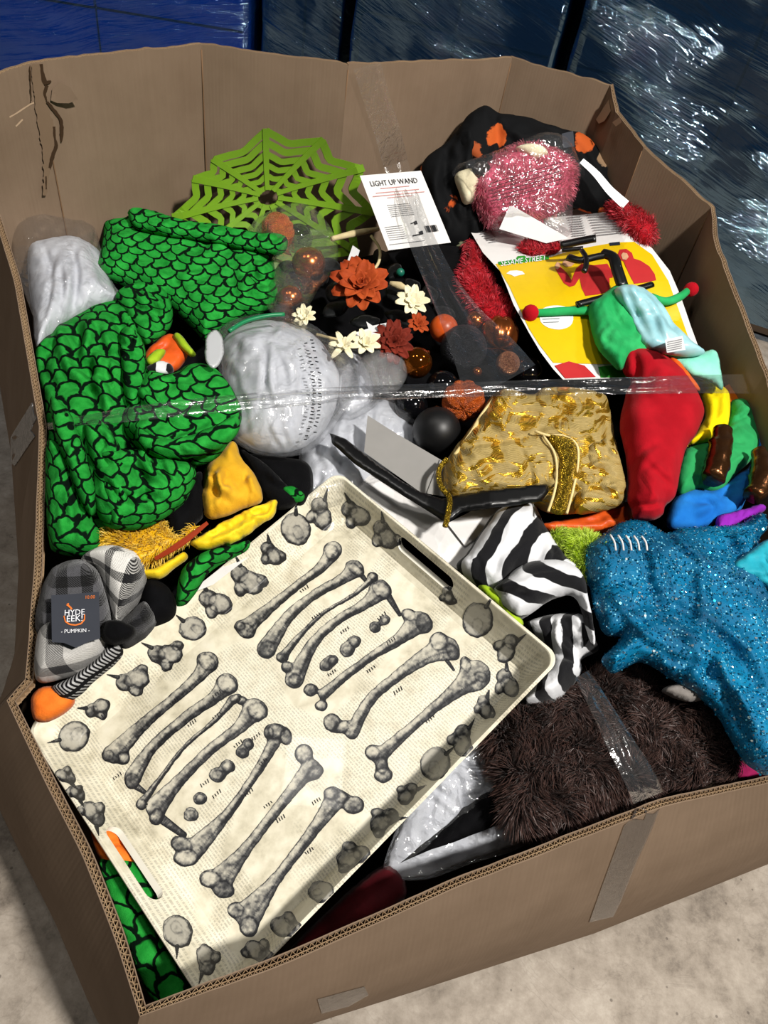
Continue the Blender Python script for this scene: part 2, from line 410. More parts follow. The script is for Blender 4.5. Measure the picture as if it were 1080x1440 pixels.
# green dragon scales: overlapping rows of rounded scales, outlined in dark green
def scale_mat(name, size, flip=1):
    g = G(name); wv = g.noise(14, vec=g.uvn.outputs[0], detail=2, col=True)
    sx = g.n.new('ShaderNodeSeparateXYZ'); g.l.new(wv, sx.inputs[0])
    fine = g.noise(120, vec=g.uvn.outputs[0], detail=1, col=True); sf = g.n.new('ShaderNodeSeparateXYZ'); g.l.new(fine, sf.inputs[0])
    U = g.e('u/%f+(a-.5)*1.3+(c-.5)*.22' % size, a=sx.outputs[0], c=sf.outputs[0])
    W = g.e('%f*v/%f+(a-.5)*1.3+(c-.5)*.22' % (flip, size*.80), a=sx.outputs[1], c=sf.outputs[1])
    j = g.e('floor(W)', W=W); f = g.e('fract(W)', W=W)
    h1 = g.e('fract(sin(j*12.9898)*43758.5)', j=j)
    fa = g.e('fract(U+.5*(j%2))-.5', U=U, j=j)          # scale of this row
    arch = g.e('.66*(1-10*fa*fa*fa*fa-1.5*fa*fa)', fa=fa)
    inA = g.e('f<arch', f=f, arch=arch)
    fb = g.e('fract(U+.5*((j+1)%2))-.5', U=U, j=j)
    side = g.e('i*(.5-abs(b2))+(1-i)*(.5-abs(a2))', i=inA, b2=fb, a2=fa)
    d1 = g.e('abs(f-arch)*.8/sqrt(1+(.53*(40*fa*fa*fa+3*fa))**2)', f=f, arch=arch, fa=fa)
    side = g.e('max(s, 0)', s=side)
    dd = g.e('min(d,(1-i)*(.5-abs(b2))+i*9)', d=d1, i=inA, b2=fb)
    line = g.e('ss(.052,.098,d)', d=dd)
    n = g.noise(60, detail=4); base = g.ramp(n, [(.3, '#137325'), (.7, '#2a9a3a')])
    fz = g.noise(700, detail=2)
    g.set(col=g.mix(line, '#05130a', base), rough=.95, spec=.06)
    g.bump(g.e('z*.5+l*.25', z=fz, l=line), .5, .003)
    return g.m
M['scale'] = scale_mat('green_scale_fleece', .0275)
M['scale_small'] = scale_mat('green_scale_fleece_small', .0245, -1)
# cardboard
def cardboard(name, a, b):
    g = G(name); n = g.noise(9, detail=6); st = g.noise(3, vec=g.vec(g.e('u*70'), g.e('v*3')), detail=3)
    ln = g.e('.5+.5*sin(u*1100)')
    mk = g.noise(2.2, detail=5, rough=.65)
    c = g.ramp(g.e('n*.8+s*.2', n=n, s=st), [(.3, a), (.72, b)])
    c = g.mix(g.e('ss(.60,.75,m)*.25', m=mk), c, '#5d4a39')
    g.set(col=c, rough=.9, spec=.12); g.bump(g.e('l*.30+s*.3', l=ln, s=st), .08, .003); return g.m
M['card_in'] = cardboard('cardboard', '#6f5d4c', '#7f6c5a')
M['card_edge'] = cardboard('cardboard_edge', '#7d654d', '#a08768')
M['flute'] = plain('fluting', '#7a5f47', .95, .1)
M['torn'] = plain('torn_paper', '#b39a80', .95, .1)
M['torn_strip'] = plain('bared_fluting', '#75614e', .95, .1)
M['torn_dark'] = plain('torn_hollow', '#3c2d20', .95, .05)
# clear films
def film(name, tint=(1, 1, 1), fac=.06, rough=.12, bs=60, bst=.6, haze=.05, gl=1.0):
    g = G(name); g.n.remove(g.b)
    tr = g.n.new('ShaderNodeBsdfTransparent'); tr.inputs[0].default_value = (*tint, 1)
    gs = g.n.new('ShaderNodeBsdfGlossy'); gs.inputs['Roughness'].default_value = rough; gs.inputs[0].default_value = (gl, gl, gl, 1)
    df = g.n.new('ShaderNodeBsdfDiffuse'); df.inputs[0].default_value = (.8, .82, .85, 1)
    bu = g.n.new('ShaderNodeBump'); bu.inputs['Strength'].default_value = bst; bu.inputs['Distance'].default_value = .004
    n1 = g.noise(bs, detail=3, dist=1.2); g.l.new(n1, bu.inputs['Height']); g.l.new(bu.outputs[0], gs.inputs['Normal'])
    fr = g.n.new('ShaderNodeFresnel'); fr.inputs[0].default_value = 1.45; g.l.new(bu.outputs[0], fr.inputs['Normal'])
    m1 = g.n.new('ShaderNodeMixShader'); m1.inputs[0].default_value = haze; g.l.new(tr.outputs[0], m1.inputs[1]); g.l.new(df.outputs[0], m1.inputs[2])
    m2 = g.n.new('ShaderNodeMixShader'); g.l.new(g.math('MINIMUM', g.e('f*.55+%f' % fac, f=fr.outputs[0]), .38), m2.inputs[0]); g.l.new(m1.outputs[0], m2.inputs[1]); g.l.new(gs.outputs[0], m2.inputs[2])
    g.l.new(m2.outputs[0], g.out.inputs[0]); return g.m
M['bag'] = film('clear_bag_film', (.985, .985, .985), .055, .09, 42, 1.3, .03)
M['tape'] = film('clear_tape_film', (.95, .95, .945), .018, .14, 60, .4, .022)
M['tape_ol'] = film('packing_tape_film', (.72, .68, .64), .03, .22, 40, .35, .015)
M['tape_ol2'] = film('grey_tape_film', (.5, .5, .52), .07, .25, 120, .9, .03)
# concrete floor
g = G('concrete'); n = g.noise(3.0, detail=8, rough=.65); n2 = g.noise(22, detail=8, rough=.75); n3 = g.noise(1.1, detail=3); n4 = g.noise(6, detail=5, dist=2.5)
c = g.ramp(g.e('n*.45+m*.55', n=n, m=n2), [(.36, '#5d544b'), (.47, '#8b8175'), (.56, '#a0968a'), (.66, '#b5aca0')])
c = g.mix(g.e('ss(.58,.72,n)*.5', n=n3), c, '#665c52')
c = g.mix(g.e('(ss(.485,.50,n)-ss(.50,.515,n))*.18', n=n4), c, '#564d44')
sp_ = g.voro(38, out='Distance'); c = g.mix(g.e('ss(.10,.06,d)*.6', d=sp_), c, '#463e37')
g.set(col=c, rough=g.e('.55+n*.25', n=n2), spec=.3)
g.bump(g.e('m*.6+n*.4', n=n, m=n2), .35, .004); M['concrete'] = g.m
# white padded fabric, black fabrics
M['white'] = fabric('white_padded_fabric', '#b4b7bf', '#c2c5cc', .7, .1, 500, .2)
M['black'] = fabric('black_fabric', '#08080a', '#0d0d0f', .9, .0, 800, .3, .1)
M['black2'] = fabric('black_plush', '#070708', '#0c0c0e', .95, .1, 500, .5, .1)
M['blacksat'] = fabric('black_soft_plastic', '#0b0b0c', '#131314', .38, 0, 300, .08, .5)
# dark floral
g = G('black_floral_print'); vn = g.voro(20, feat='F1', vec=g.uvn.outputs[0]); vc = g.voro(20, feat='F1', out='Color', vec=g.uvn.outputs[0]); s_ = g.n.new('ShaderNodeSeparateColor'); g.l.new(vc, s_.inputs[0])
nn = g.noise(55, vec=g.uvn.outputs[0], detail=3); msk = g.e('ss(.42,.36,d+(n-.5)*.55)*(h>.45)', d=vn, n=nn, h=s_.outputs[0])
fc = g.ramp(s_.outputs[1], [(0, '#a8431a'), (.45, '#c4682c'), (.7, '#7b3320'), (.9, '#8a8f70')])
g.set(col=g.mix(msk, '#08090b', fc), rough=.8, spec=.12); g.bump(g.noise(60), .2, .003); M['floral'] = g.m
# velours and satins
def velour(name, a, b): return fabric(name, a, b, .95, .15, 600, .35, .15, 18)
M['red'] = velour('red_velour', '#930d19', '#a8121f'); M['orange_v'] = velour('orange_velour', '#e0561a', '#ee6a22')
M['yellow'] = velour('yellow_velour', '#e0c306', '#f0d810'); M['green_v'] = velour('green_velour', '#1f9350', '#35ad64')
M['mint'] = velour('mint_velour', '#79cdb6', '#93dcc6'); M['green_c'] = velour('green_cotton', '#22874b', '#2f9a58')
M['blue_v'] = velour('blue_velour', '#155fae', '#2376c4'); M['purple'] = velour('purple_velour', '#7d1f9a', '#8d2fae')
M['satin'] = fabric('pale_blue_satin', '#88bcc6', '#a3d0d6', .32, .2, 300, .1, .6)
M['bronze'] = fabric('bronze_lame', '#5a3a22', '#6b4628', .24, 0, 200, .35, .6, 20, .85)
M['gold_t'] = fabric('golden_yellow_velour', '#c9951a', '#d6a628', .8, .3, 500, .35)
M['yellow2'] = fabric('yellow_satin', '#d9b616', '#e9cb28', .6, .2, 400, .3)
M['orange'] = fabric('orange_fabric', '#d8661c', '#e57a2a', .8, .25, 500, .4)
M['orange_d'] = fabric('orange_satin', '#b94312', '#d8591c', .45, .1, 300, .2, .5)
M['turq'] = fabric('turquoise_tulle', '#1d8fa3', '#2ba6b8', .6, .2, 300, .3)
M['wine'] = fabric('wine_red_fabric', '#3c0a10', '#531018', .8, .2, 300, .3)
M['magenta'] = fabric('magenta_fabric', '#7a0f3f', '#8d1a4e', .8, .2, 300, .3)
M['lime'] = fabric('lime_fabric', '#86a41a', '#9bb827', .8, .2, 400, .3)
M['grey_f'] = fabric('grey_plush', '#6f6a66', '#8b8581', .95, .3, 500, .4)
M['gold_fuzz'] = fabric('gold_fringe', '#b98a08', '#e0ae10', .45, .2, 240, .9, .5)
# gold brocade
g = G('gold_brocade'); n = g.noise(26, vec=g.uvn.outputs[0], detail=3, dist=2.2); n2 = g.noise(150, vec=g.uvn.outputs[0], detail=2)
br = g.e('ss(.47,.57,n)', n=n); mt = g.e('b*.85', b=br)
st = g.e('.5+.5*sin(v*2600+sin(u*300)*1.5)')
g.set(col=g.mix(br, g.mix(n2, '#897543', '#ab955c'), g.mix(st, '#9a7214', '#e8bc40')), rough=g.e('.62-b*.34', b=br), metal=mt, spec=.4)
g.bump(g.e('b*.6+n*.35+s*.25', b=br, n=n2, s=st), .55, .003); M['gold'] = g.m
g = G('gold_sequin_trim'); v = g.voro(420); vc = g.voro(420, out='Color'); g.set(col=g.mix(vc, '#5e4a0c', '#c9a72e'), metal=.85, rough=.32); g.bump(g.e('v', v=v), .9, .004); M['gold_trim'] = g.m
M['gold_cord'] = fabric('gold_cord', '#c8b27a', '#dcc890', .5, .1, 500, .4)
# black and white stripes (uv across)
def stripe(name, per):
    g = G(name); w_ = g.noise(25, detail=2); f = g.e('fract(u/%f+(w-.5)*.35)' % per, w=w_)
    s = g.e('ss(.46,.49,f)-ss(.96,.99,f)', f=f); n = g.noise(300)
    g.set(col=g.mix(s, '#cfd0d3', '#0f0f12'), rough=.85, sheen=.1, spec=.15); g.bump(n, .2, .002); return g.m
M['stripe'] = stripe('black_white_stripe', .040); M['stripe2'] = stripe('black_white_stripe_narrow', .030)
# blue sequinned tulle
g = G('blue_glitter_tulle'); n = g.noise(12, detail=4); v = g.voro(330, dim='3D'); vc = g.voro(330, out='Color'); sc = g.n.new('ShaderNodeSeparateColor'); g.l.new(vc, sc.inputs[0])
c = g.ramp(n, [(.28, '#023f60'), (.55, '#026c98'), (.78, '#0c8db8')])
c = g.mix(g.e('(v<.34)*(h>.66)', v=v, h=sc.outputs[0]), c, '#03304a'); c = g.mix(g.e('(v<.34)*(h<.24)', v=v, h=sc.outputs[0]), c, '#7cc6dc')
me_ = g.noise(900, detail=1); g.set(col=c, rough=.5, spec=.2); g.bump(g.e('m+v*.6', m=me_, v=v), .4, .003); g.set(alpha=.86); M['tulle'] = g.m
g = G('sequin'); g.set(col=g.ramp(g.e('u'), [(0, '#04608c'), (.6, '#1090c0'), (.88, '#6cc4de'), (.97, '#e8f6fa')]), metal=.75, rough=.16); M['sequin'] = g.m
# furs (uv.x random, uv.y root->tip)
def furm(name, r0, r1, t0, t1, rough=.5):
    g = G(name); g.set(col=g.mix(g.e('v'), g.mix(g.e('u'), r0, r1), g.mix(g.e('u'), t0, t1)), rough=rough, spec=.4, sheen=.1); return g.m
M['fur_brown'] = furm('brown_fur', '#160c0b', '#231512', '#33201b', '#553a32'); M['fur_red'] = furm('red_fur', '#7a0810', '#960d18', '#c21126', '#dc3a4c')
M['fur_pink'] = furm('pink_fur', '#b03a52', '#c94a64', '#dd6a82', '#ef9aa9'); M['fur_lime'] = furm('lime_fur', '#7c9a12', '#94b01d', '#b6d13a', '#cfe45c')
M['fur_gold'] = furm('gold_tinsel', '#a97c06', '#c2930c', '#e0b41c', '#ffe070', .3); M['fur_cream'] = furm('cream_plush', '#c8bd98', '#d8cea9', '#e6ddbb', '#f0e9cd')
M['brown_skin'] = fabric('brown_fur_backing', '#1a100e', '#241714', .9, .2, 500, .4); M['red_skin'] = fabric('red_fur_backing', '#8f0d15', '#a51420', .9, .2, 500, .4)
M['pink_skin'] = fabric('pink_fur_backing', '#b3415a', '#c65570', .8, .2, 300, .5); M['lime_skin'] = fabric('lime_fur_backing', '#7f9c14', '#97b322', .9, .2, 500, .4); M['cream'] = fabric('cream_plush_fabric', '#d8cfae', '#e6dec0', .9, .3, 500, .4)
# ornaments
M['copper'] = plain('copper_foil', '#c06a35', .22, .5, .9); M['orange_gl'] = plain('orange_glossy', '#d5561a', .35, .5, 0, .3)
M['blk_matte'] = plain('matt_black_ball', '#0d0d0e', .45, .4); M['blk_gloss'] = plain('gloss_black_ball', '#08080a', .08, .6)
M['brown_gl'] = plain('amber_mirror', '#8a4a12', .07, .6, .9)
def glitter(name, a, b, metal=.7, s=700):
    g = G(name); v = g.voro(s, out='Color'); g.set(col=g.mix(v, a, b), metal=metal, rough=.3); g.bump(g.voro(s), .9, .003); return g.m
M['cop_gl'] = glitter('copper_glitter', '#7a3a1c', '#e29a6a'); M['blk_gl'] = glitter('black_glitter', '#050506', '#3a3c44', .5); M['pump_gl'] = glitter('orange_glitter', '#a83c0e', '#e8762c', .2)
# petals
M['petal_o'] = fabric('orange_petal', '#8c3416', '#a8481e', .7, .1, 400, .3); M['petal_r'] = fabric('rust_red_petal', '#571a10', '#76281a', .75, .1, 400, .3); M['petal_c'] = fabric('cream_petal', '#d9d0ac', '#e9e2c4', .75, .1, 400, .3)
M['wood'] = fabric('pale_straw', '#b3a27a', '#cfc096', .7, .1, 200, .4); M['leaf_dark'] = fabric('black_leaf', '#08090a', '#101213', .6, .1, 300, .3); M['teal'] = plain('teal_bead', '#0f6a55', .4)
# plastics, papers
M['web'] = plain('lime_plastic', '#6c951c', .38, .4); M['paper'] = plain('white_card', '#dedcda', .6, .3); M['paper2'] = plain('white_paper', '#d6d6d6', .7, .2); M['greycard'] = plain('grey_card', '#8d8b88', .75, .2)
M['blackp'] = plain('black_plastic', '#0a0a0b', .35, .5); M['ink'] = printed('black_ink', '#1d1d20'); M['ink_g'] = printed('grey_ink', '#8b8b8d'); M['ink_red'] = printed('red_ink', '#c98f8c')
M['yellow_card'] = plain('yellow_print', '#dcb705', .4, .4); M['red_print'] = printed('red_print', '#b3282a'); M['green_print'] = printed('green_print', '#2f8b2c'); M['white_print'] = printed('white_print', '#e4e6ea'); M['skin_print'] = printed('skin_print', '#c99a78'); M['dark_print'] = printed('navy_print', '#1b2433')
M['tagcard'] = plain('charcoal_card', '#32353d', .7, .2); M['orange_print'] = printed('orange_print', '#d8722e'); M['orange_card'] = plain('orange_card', '#d3690f', .6, .3); M['rust'] = plain('rust_card', '#8f2f0e', .7, .2)
M['redball'] = velour('red_pompom', '#9a0c18', '#b81424'); M['greentie'] = plain('green_ribbon', '#0f7a4a', .4, .4)
M['frost'] = film('frosted_plastic', (.85, .85, .85), .10, .3, 20, .1, .45)
g = G('bubble_wrap'); M['bubble'] = film('bubble_film', (.95, .95, .96), .12, .12, 260, 1.0, .10)
# knitted plaids (uv in metres)
def plaid(name, base, dark, per, wdt, tw=1.0, light=None):
    g = G(name); d = g.e('.5+.5*sin((u+v)*2400)')
    a = g.e('fract(u/%f)<%f' % (per, wdt)); b = g.e('fract(v/%f+.2)<%f' % (per*1.1, wdt)); both = g.e('max(a*b, max(a,b)*(.45+.55*(d>.5))*%f)' % tw, a=a, b=b, d=d)
    n = g.noise(400); g.set(col=g.mix(both, g.mix(n, base, light or base), dark), rough=.95, sheen=.2, spec=.1); g.bump(g.e('n+d*.5', n=n, d=d), .5, .003); return g.m
M['plaid_w'] = plaid('white_black_plaid', '#c9c7c2', '#141416', .030, .34, 1.0, '#dddbd6')
M['plaid_b'] = plaid('charcoal_plaid', '#3a3a3c', '#0c0c0d', .026, .45, 1.0, '#55555a'); M['plaid_g'] = plaid('grey_plaid', '#a8a6a2', '#232325', .050, .36, .8, '#c8c6c2'); M['plaid_k'] = plaid('black_ribbed_plaid', '#17171a', '#060607', .02, .5, 1, '#2c2c30')
g = G('ribbed_knit'); d = g.e('ss(.35,.65,.5+.5*sin(u*1500))'); b = g.e('fract(v/.03)<.3'); g.set(col=g.mix(b, g.mix(d, '#121214', '#a5a5a5'), '#121214'), rough=.95, spec=.1); g.bump(d, .5, .003); M['rib'] = g.m
# printed tray
g = G('printed_tray'); n = g.noise(11, detail=6, rough=.65); n2 = g.noise(60, detail=4); n3 = g.noise(3.2, detail=3)
c = g.ramp(g.e('n*.6+m*.4', n=n, m=n2), [(.30, '#9a937e'), (.42, '#cbc4ad'), (.54, '#e0dac5'), (.7, '#e8e3d2')])
row = g.e('fract(v*290)'); tx = g.noise(1.0, vec=g.vec(g.e('u*520'), g.e('floor(v*290)*7')), detail=2)
blk = g.noise(14, detail=1); line = g.e('(row<.5)*(t>.48)*ss(.44,.52,b)*.34', row=row, t=tx, b=blk)
c = g.mix(line, c, '#55524a'); g.set(col=c, rough=.38, spec=.4, coat=.15); M['tray'] = g.m
M['tray_out'] = plain('tray_white', '#dcd8ca', .4, .4)
# engraved ink of the tray's print: uv.x is the tone of the drawing
def engrave(name, lo, hi):
    g = G(name); n = g.noise(300, detail=3)
    g.set(col=g.ramp(g.e('u+(n-.5)*.35', n=n), [(.12, hi), (.45, '#7d7b74'), (.62, '#4a4a4a'), (.9, lo)]), rough=.42, spec=.4, coat=.1); return g.m
M['engrave'] = engrave('engraved_bone', '#1b1c1f', '#c2bdad'); M['engrave2'] = engrave('engraved_section', '#19191b', '#a8a498')
# warehouse wraps
def carton(name, a, b):
    g = G(name); n = g.noise(3, detail=4); g.set(col=g.mix(n, a, b), rough=.7, spec=.2); return g.m
M['carton_blue'] = carton('blue_carton', '#062a66', '#0a4494'); M['carton_navy'] = carton('navy_carton', '#04101f', '#0a1c34'); M['carton_grey'] = carton('grey_carton', '#0d1823', '#182a3c'); M['dark'] = plain('dark_gap', '#05060a', .9, .1)
def wrap(name, tint, ang, sx, sy, st=1.0, rough=.13, fac=.10, bd=.016):
    g = G(name); g.n.remove(g.b); a = math.radians(ang)
    w_ = g.noise(1.6, vec=g.uvn.outputs[0], detail=2)
    X = g.e('u*%f+v*%f' % (math.cos(a), math.sin(a))); Y = g.e('v*%f-u*%f+(w-.5)*.10' % (math.cos(a), math.sin(a)), w=w_)
    n = g.noise(1.0, vec=g.vec(g.e('X*%f' % sx, X=X), g.e('Y*%f' % sy, Y=Y)), detail=5, rough=.6, dist=.3)
    n2 = g.noise(1.0, vec=g.vec(g.e('X*%f' % (sx*2.5), X=X), g.e('Y*%f' % (sy*2.6), Y=Y)), detail=2)
    bu = g.n.new('ShaderNodeBump'); bu.inputs['Strength'].default_value = st; bu.inputs['Distance'].default_value = bd
    lf = g.noise(1.0, vec=g.vec(g.e('X*2.2', X=X), g.e('Y*5', Y=Y)), detail=3, rough=.6)
    g.l.new(g.e('(n+.45*m)*(.12+ss(.40,.62,l))', n=n, m=n2, l=lf), bu.inputs['Height'])
    tr = g.n.new('ShaderNodeBsdfTransparent'); tr.inputs[0].default_value = (*tint, 1)
    gs = g.n.new('ShaderNodeBsdfGlossy'); gs.inputs['Roughness'].default_value = rough; gs.inputs[0].default_value = (.55, .82, 1, 1); g.l.new(bu.outputs[0], gs.inputs['Normal'])
    df = g.n.new('ShaderNodeBsdfDiffuse'); df.inputs[0].default_value = (.01, .08, .22, 1); g.l.new(bu.outputs[0], df.inputs['Normal'])
    m1 = g.n.new('ShaderNodeMixShader'); m1.inputs[0].default_value = .12; g.l.new(tr.outputs[0], m1.inputs[1]); g.l.new(df.outputs[0], m1.inputs[2])
    m2 = g.n.new('ShaderNodeMixShader'); m2.inputs[0].default_value = fac; g.l.new(m1.outputs[0], m2.inputs[1]); g.l.new(gs.outputs[0], m2.inputs[2])
    g.l.new(m2.outputs[0], g.out.inputs[0]); return g.m
M['wrap_a'] = wrap('blue_stretch_film', (.30, .55, .95), 14, 4, 60, 1.0, .12, .12)
M['wrap_b'] = wrap('stretch_film', (.40, .58, .82), -22, 4.5, 66, 1.0, .05, .24, .0095)
M['wrap_c'] = wrap('glinting_stretch_film', (.38, .52, .72), -16, 2.2, 66, 1.0, .045, .28, .0110)
# ---------------------------------------------------------------- floor
V = np.array([[-6, -3, 0], [7, -3, 0], [7, 8, 0], [-6, 8, 0]], float); o = obj('floor', V, [(0, 1, 2, 3)], M['concrete'], smooth=False); o['kind'] = 'structure'
# ---------------------------------------------------------------- wrapped pallets in the background
def wrapped_pallet(label, c0, c1, depth, h, cart, wrapm, nx, nz, seed, gapm='dark'):
    """stack of cartons on a wooden pallet, front face from c0 to c1 (world xy), wound in stretch film"""
    c0 = np.array([*c0, 0.]); c1 = np.array([*c1, 0.]); ex = c1-c0; L = np.linalg.norm(ex); ex /= L; ey = np.array([-ex[1], ex[0], 0]); ez = np.array([0, 0, 1.])
    t = thing('wrapped_pallet', label, 'pallet', (c0+c1)/2+ey*depth/2); rng = random.Random(seed)
    w_ = L/nx; hh = (h-.14)/nz
    for i in range(nx):
        for k in range(nz):
            g_ = .004; c = c0+ex*(w_*(i+.5))+ey*(depth/2+rng.uniform(0, .015))+ez*(.14+hh*(k+.5))
            v, f, _ = boxm(c, ex*(w_/2-g_), ey*(depth/2-.02), ez*(hh/2-g_)); obj('carton', v, f, M[cart if isinstance(cart, str) else cart[(i+k) % len(cart)]], t, smooth=False)
    for k in range(5):
        v, f, _ = boxm(c0+ex*(L*(k+.5)/5)+ey*depth/2+ez*.125, ex*.05, ey*depth/2, ez*.011); obj('deck_board', v, f, M['flute'], t, smooth=False)
    for k in range(3):
        v, f, _ = boxm(c0+ex*L/2+ey*(depth*(.08+.42*k))+ez*.06, ex*L/2, ey*.03, ez*.05); obj('skid', v, f, M['flute'], t, smooth=False)
    # film: rippled skin round the stack
    loop = []; R = .03
    for a, b, n in ((c0, c1, 40), (c1, c1+ey*depth, 14), (c1+ey*depth, c0+ey*depth, 16), (c0+ey*depth, c0, 14)):
        for s in range(n): loop.append(a+(b-a)*s/n)
    loop = np.array(loop); ctr = loop.mean(0); out = loop-ctr; out /= np.linalg.norm(out, axis=1)[:, None]; m = len(loop); K = 34
    V = []; U = []; s_ = np.concatenate([[0], np.cumsum(seglen(loop))])
    for k in range(K+1):
        z = .06+(h-.05)*k/K; am = .012*(fbm(s_*3, np.full(m, z*6), seed)+.6*fbm(s_*1.2+z*4, s_*.5-z*11, seed+4))
        V.append(loop+out*(.014+am)[:, None]+ez*z); U.append(np.stack([s_, np.full(m, z)], -1))
    V = np.vstack(V); U = np.vstack(U); Fc = [(k*m+i, k*m+(i+1) % m, (k+1)*m+(i+1) % m, (k+1)*m+i) for k in range(K) for i in range(m)]
    obj('stretch_film', V, Fc, M[wrapm], t, U)
    return t
def at_y(px, py, Y):
    r = rays(np.array([px]), np.array([py]))[0]; return CAM+r*(Y/r[1])
def fx(px, Y): q = at_y(px, 40, Y); return (q[0], q[1])
wrapped_pallet('bright blue film-wrapped pallet load behind the box, at far left', (fx(345, 2.5)[0]-1.3, 2.35), fx(343, 2.5), .95, 1.5, 'carton_blue', 'wrap_a', 3, 4, 3)
wrapped_pallet('narrow dark navy film-wrapped load directly behind the middle of the box', fx(372, 2.62), fx(478, 2.62), .7, 1.5, 'carton_navy', 'wrap_b', 2, 3, 5)
wrapped_pallet('navy film-wrapped pallet load with streaky film behind the box', fx(503, 2.5), fx(785, 2.42), 1.0, 1.5, 'carton_navy', 'wrap_b', 2, 3, 8)
q0 = fx(822, 2.40); wrapped_pallet('grey cartons under glinting blue stretch film at right', q0, (q0[0]+1.25, q0[1]-.30), 1.0, 1.5, 'carton_grey', 'wrap_c', 3, 3, 11)
o = obj('wall_back', np.array([[-6, 4.2, 0], [7, 4.2, 0], [7, 4.2, 4], [-6, 4.2, 4]], float), [(0, 1, 2, 3)], M['dark'], smooth=False); o['kind'] = 'structure'

# ---------------------------------------------------------------- the corrugated box
RIM = [(205, 1413, .40), (176, 1312, .405), (130, 1196, .41), (76, 1092, .415), (22, 985, .42),      # front-left panel
       (47, 957, .43), (60, 800, .46), (66, 600, .50), (30, 395, .565), (0, 300, .60), (-45, 190, .70), (-5, 102, .77), (48, 88, .78),
       (283, 62, .785), (490, 91, .78), (720, 82, .78), (858, 119, .775),
       (866, 158, .745), (905, 207, .72), (1000, 292, .67), (1004, 340, .65), (1075, 526, .56), (1140, 800, .47), (1125, 1081, .40),
       (930, 1122, .40), (640, 1234, .40), (400, 1340, .40)]
CREASE = [0, 4, 5, 7, 12, 13, 14, 15, 16, 17, 18, 19, 21, 23, 24]      # panel breaks
R3 = np.array([Pt(*r) for r in RIM]); NR = len(R3); cen = R3.mean(0)
BOT = {0: (200, 1500), 1: (160, 1440), 2: (100, 1305), 3: (45, 1200), 4: (-12, 1098), 5: (-14, 1078), 24: (832, 1303), 25: (585, 1382), 26: (360, 1452), 23: (1085, 1204)}
B3 = []
for i in range(NR):
    if i in BOT: b = Pt(*BOT[i], 0.0)
    else:
        d = R3[i]-cen; d[2] = 0; d /= np.linalg.norm(d)
        k = .10 if 5 <= i <= 9 else (-.03 if 12 <= i <= 16 else .0)
        b = R3[i]+d*k; b[2] = 0
    B3.append(b)
B3 = np.array(B3)
box = thing('cardboard_box', 'large open corrugated cardboard bulk box holding the whole pile of costumes', 'box', (cen[0], cen[1], 0))
TH = .0095
def outward(a, b):
    d = b-a; n = np.array([d[1], -d[0], 0]); n /= np.linalg.norm(n)+1e-9
    if n@(((a+b)/2-cen)*[1, 1, 0]) < 0: n = -n
    return n
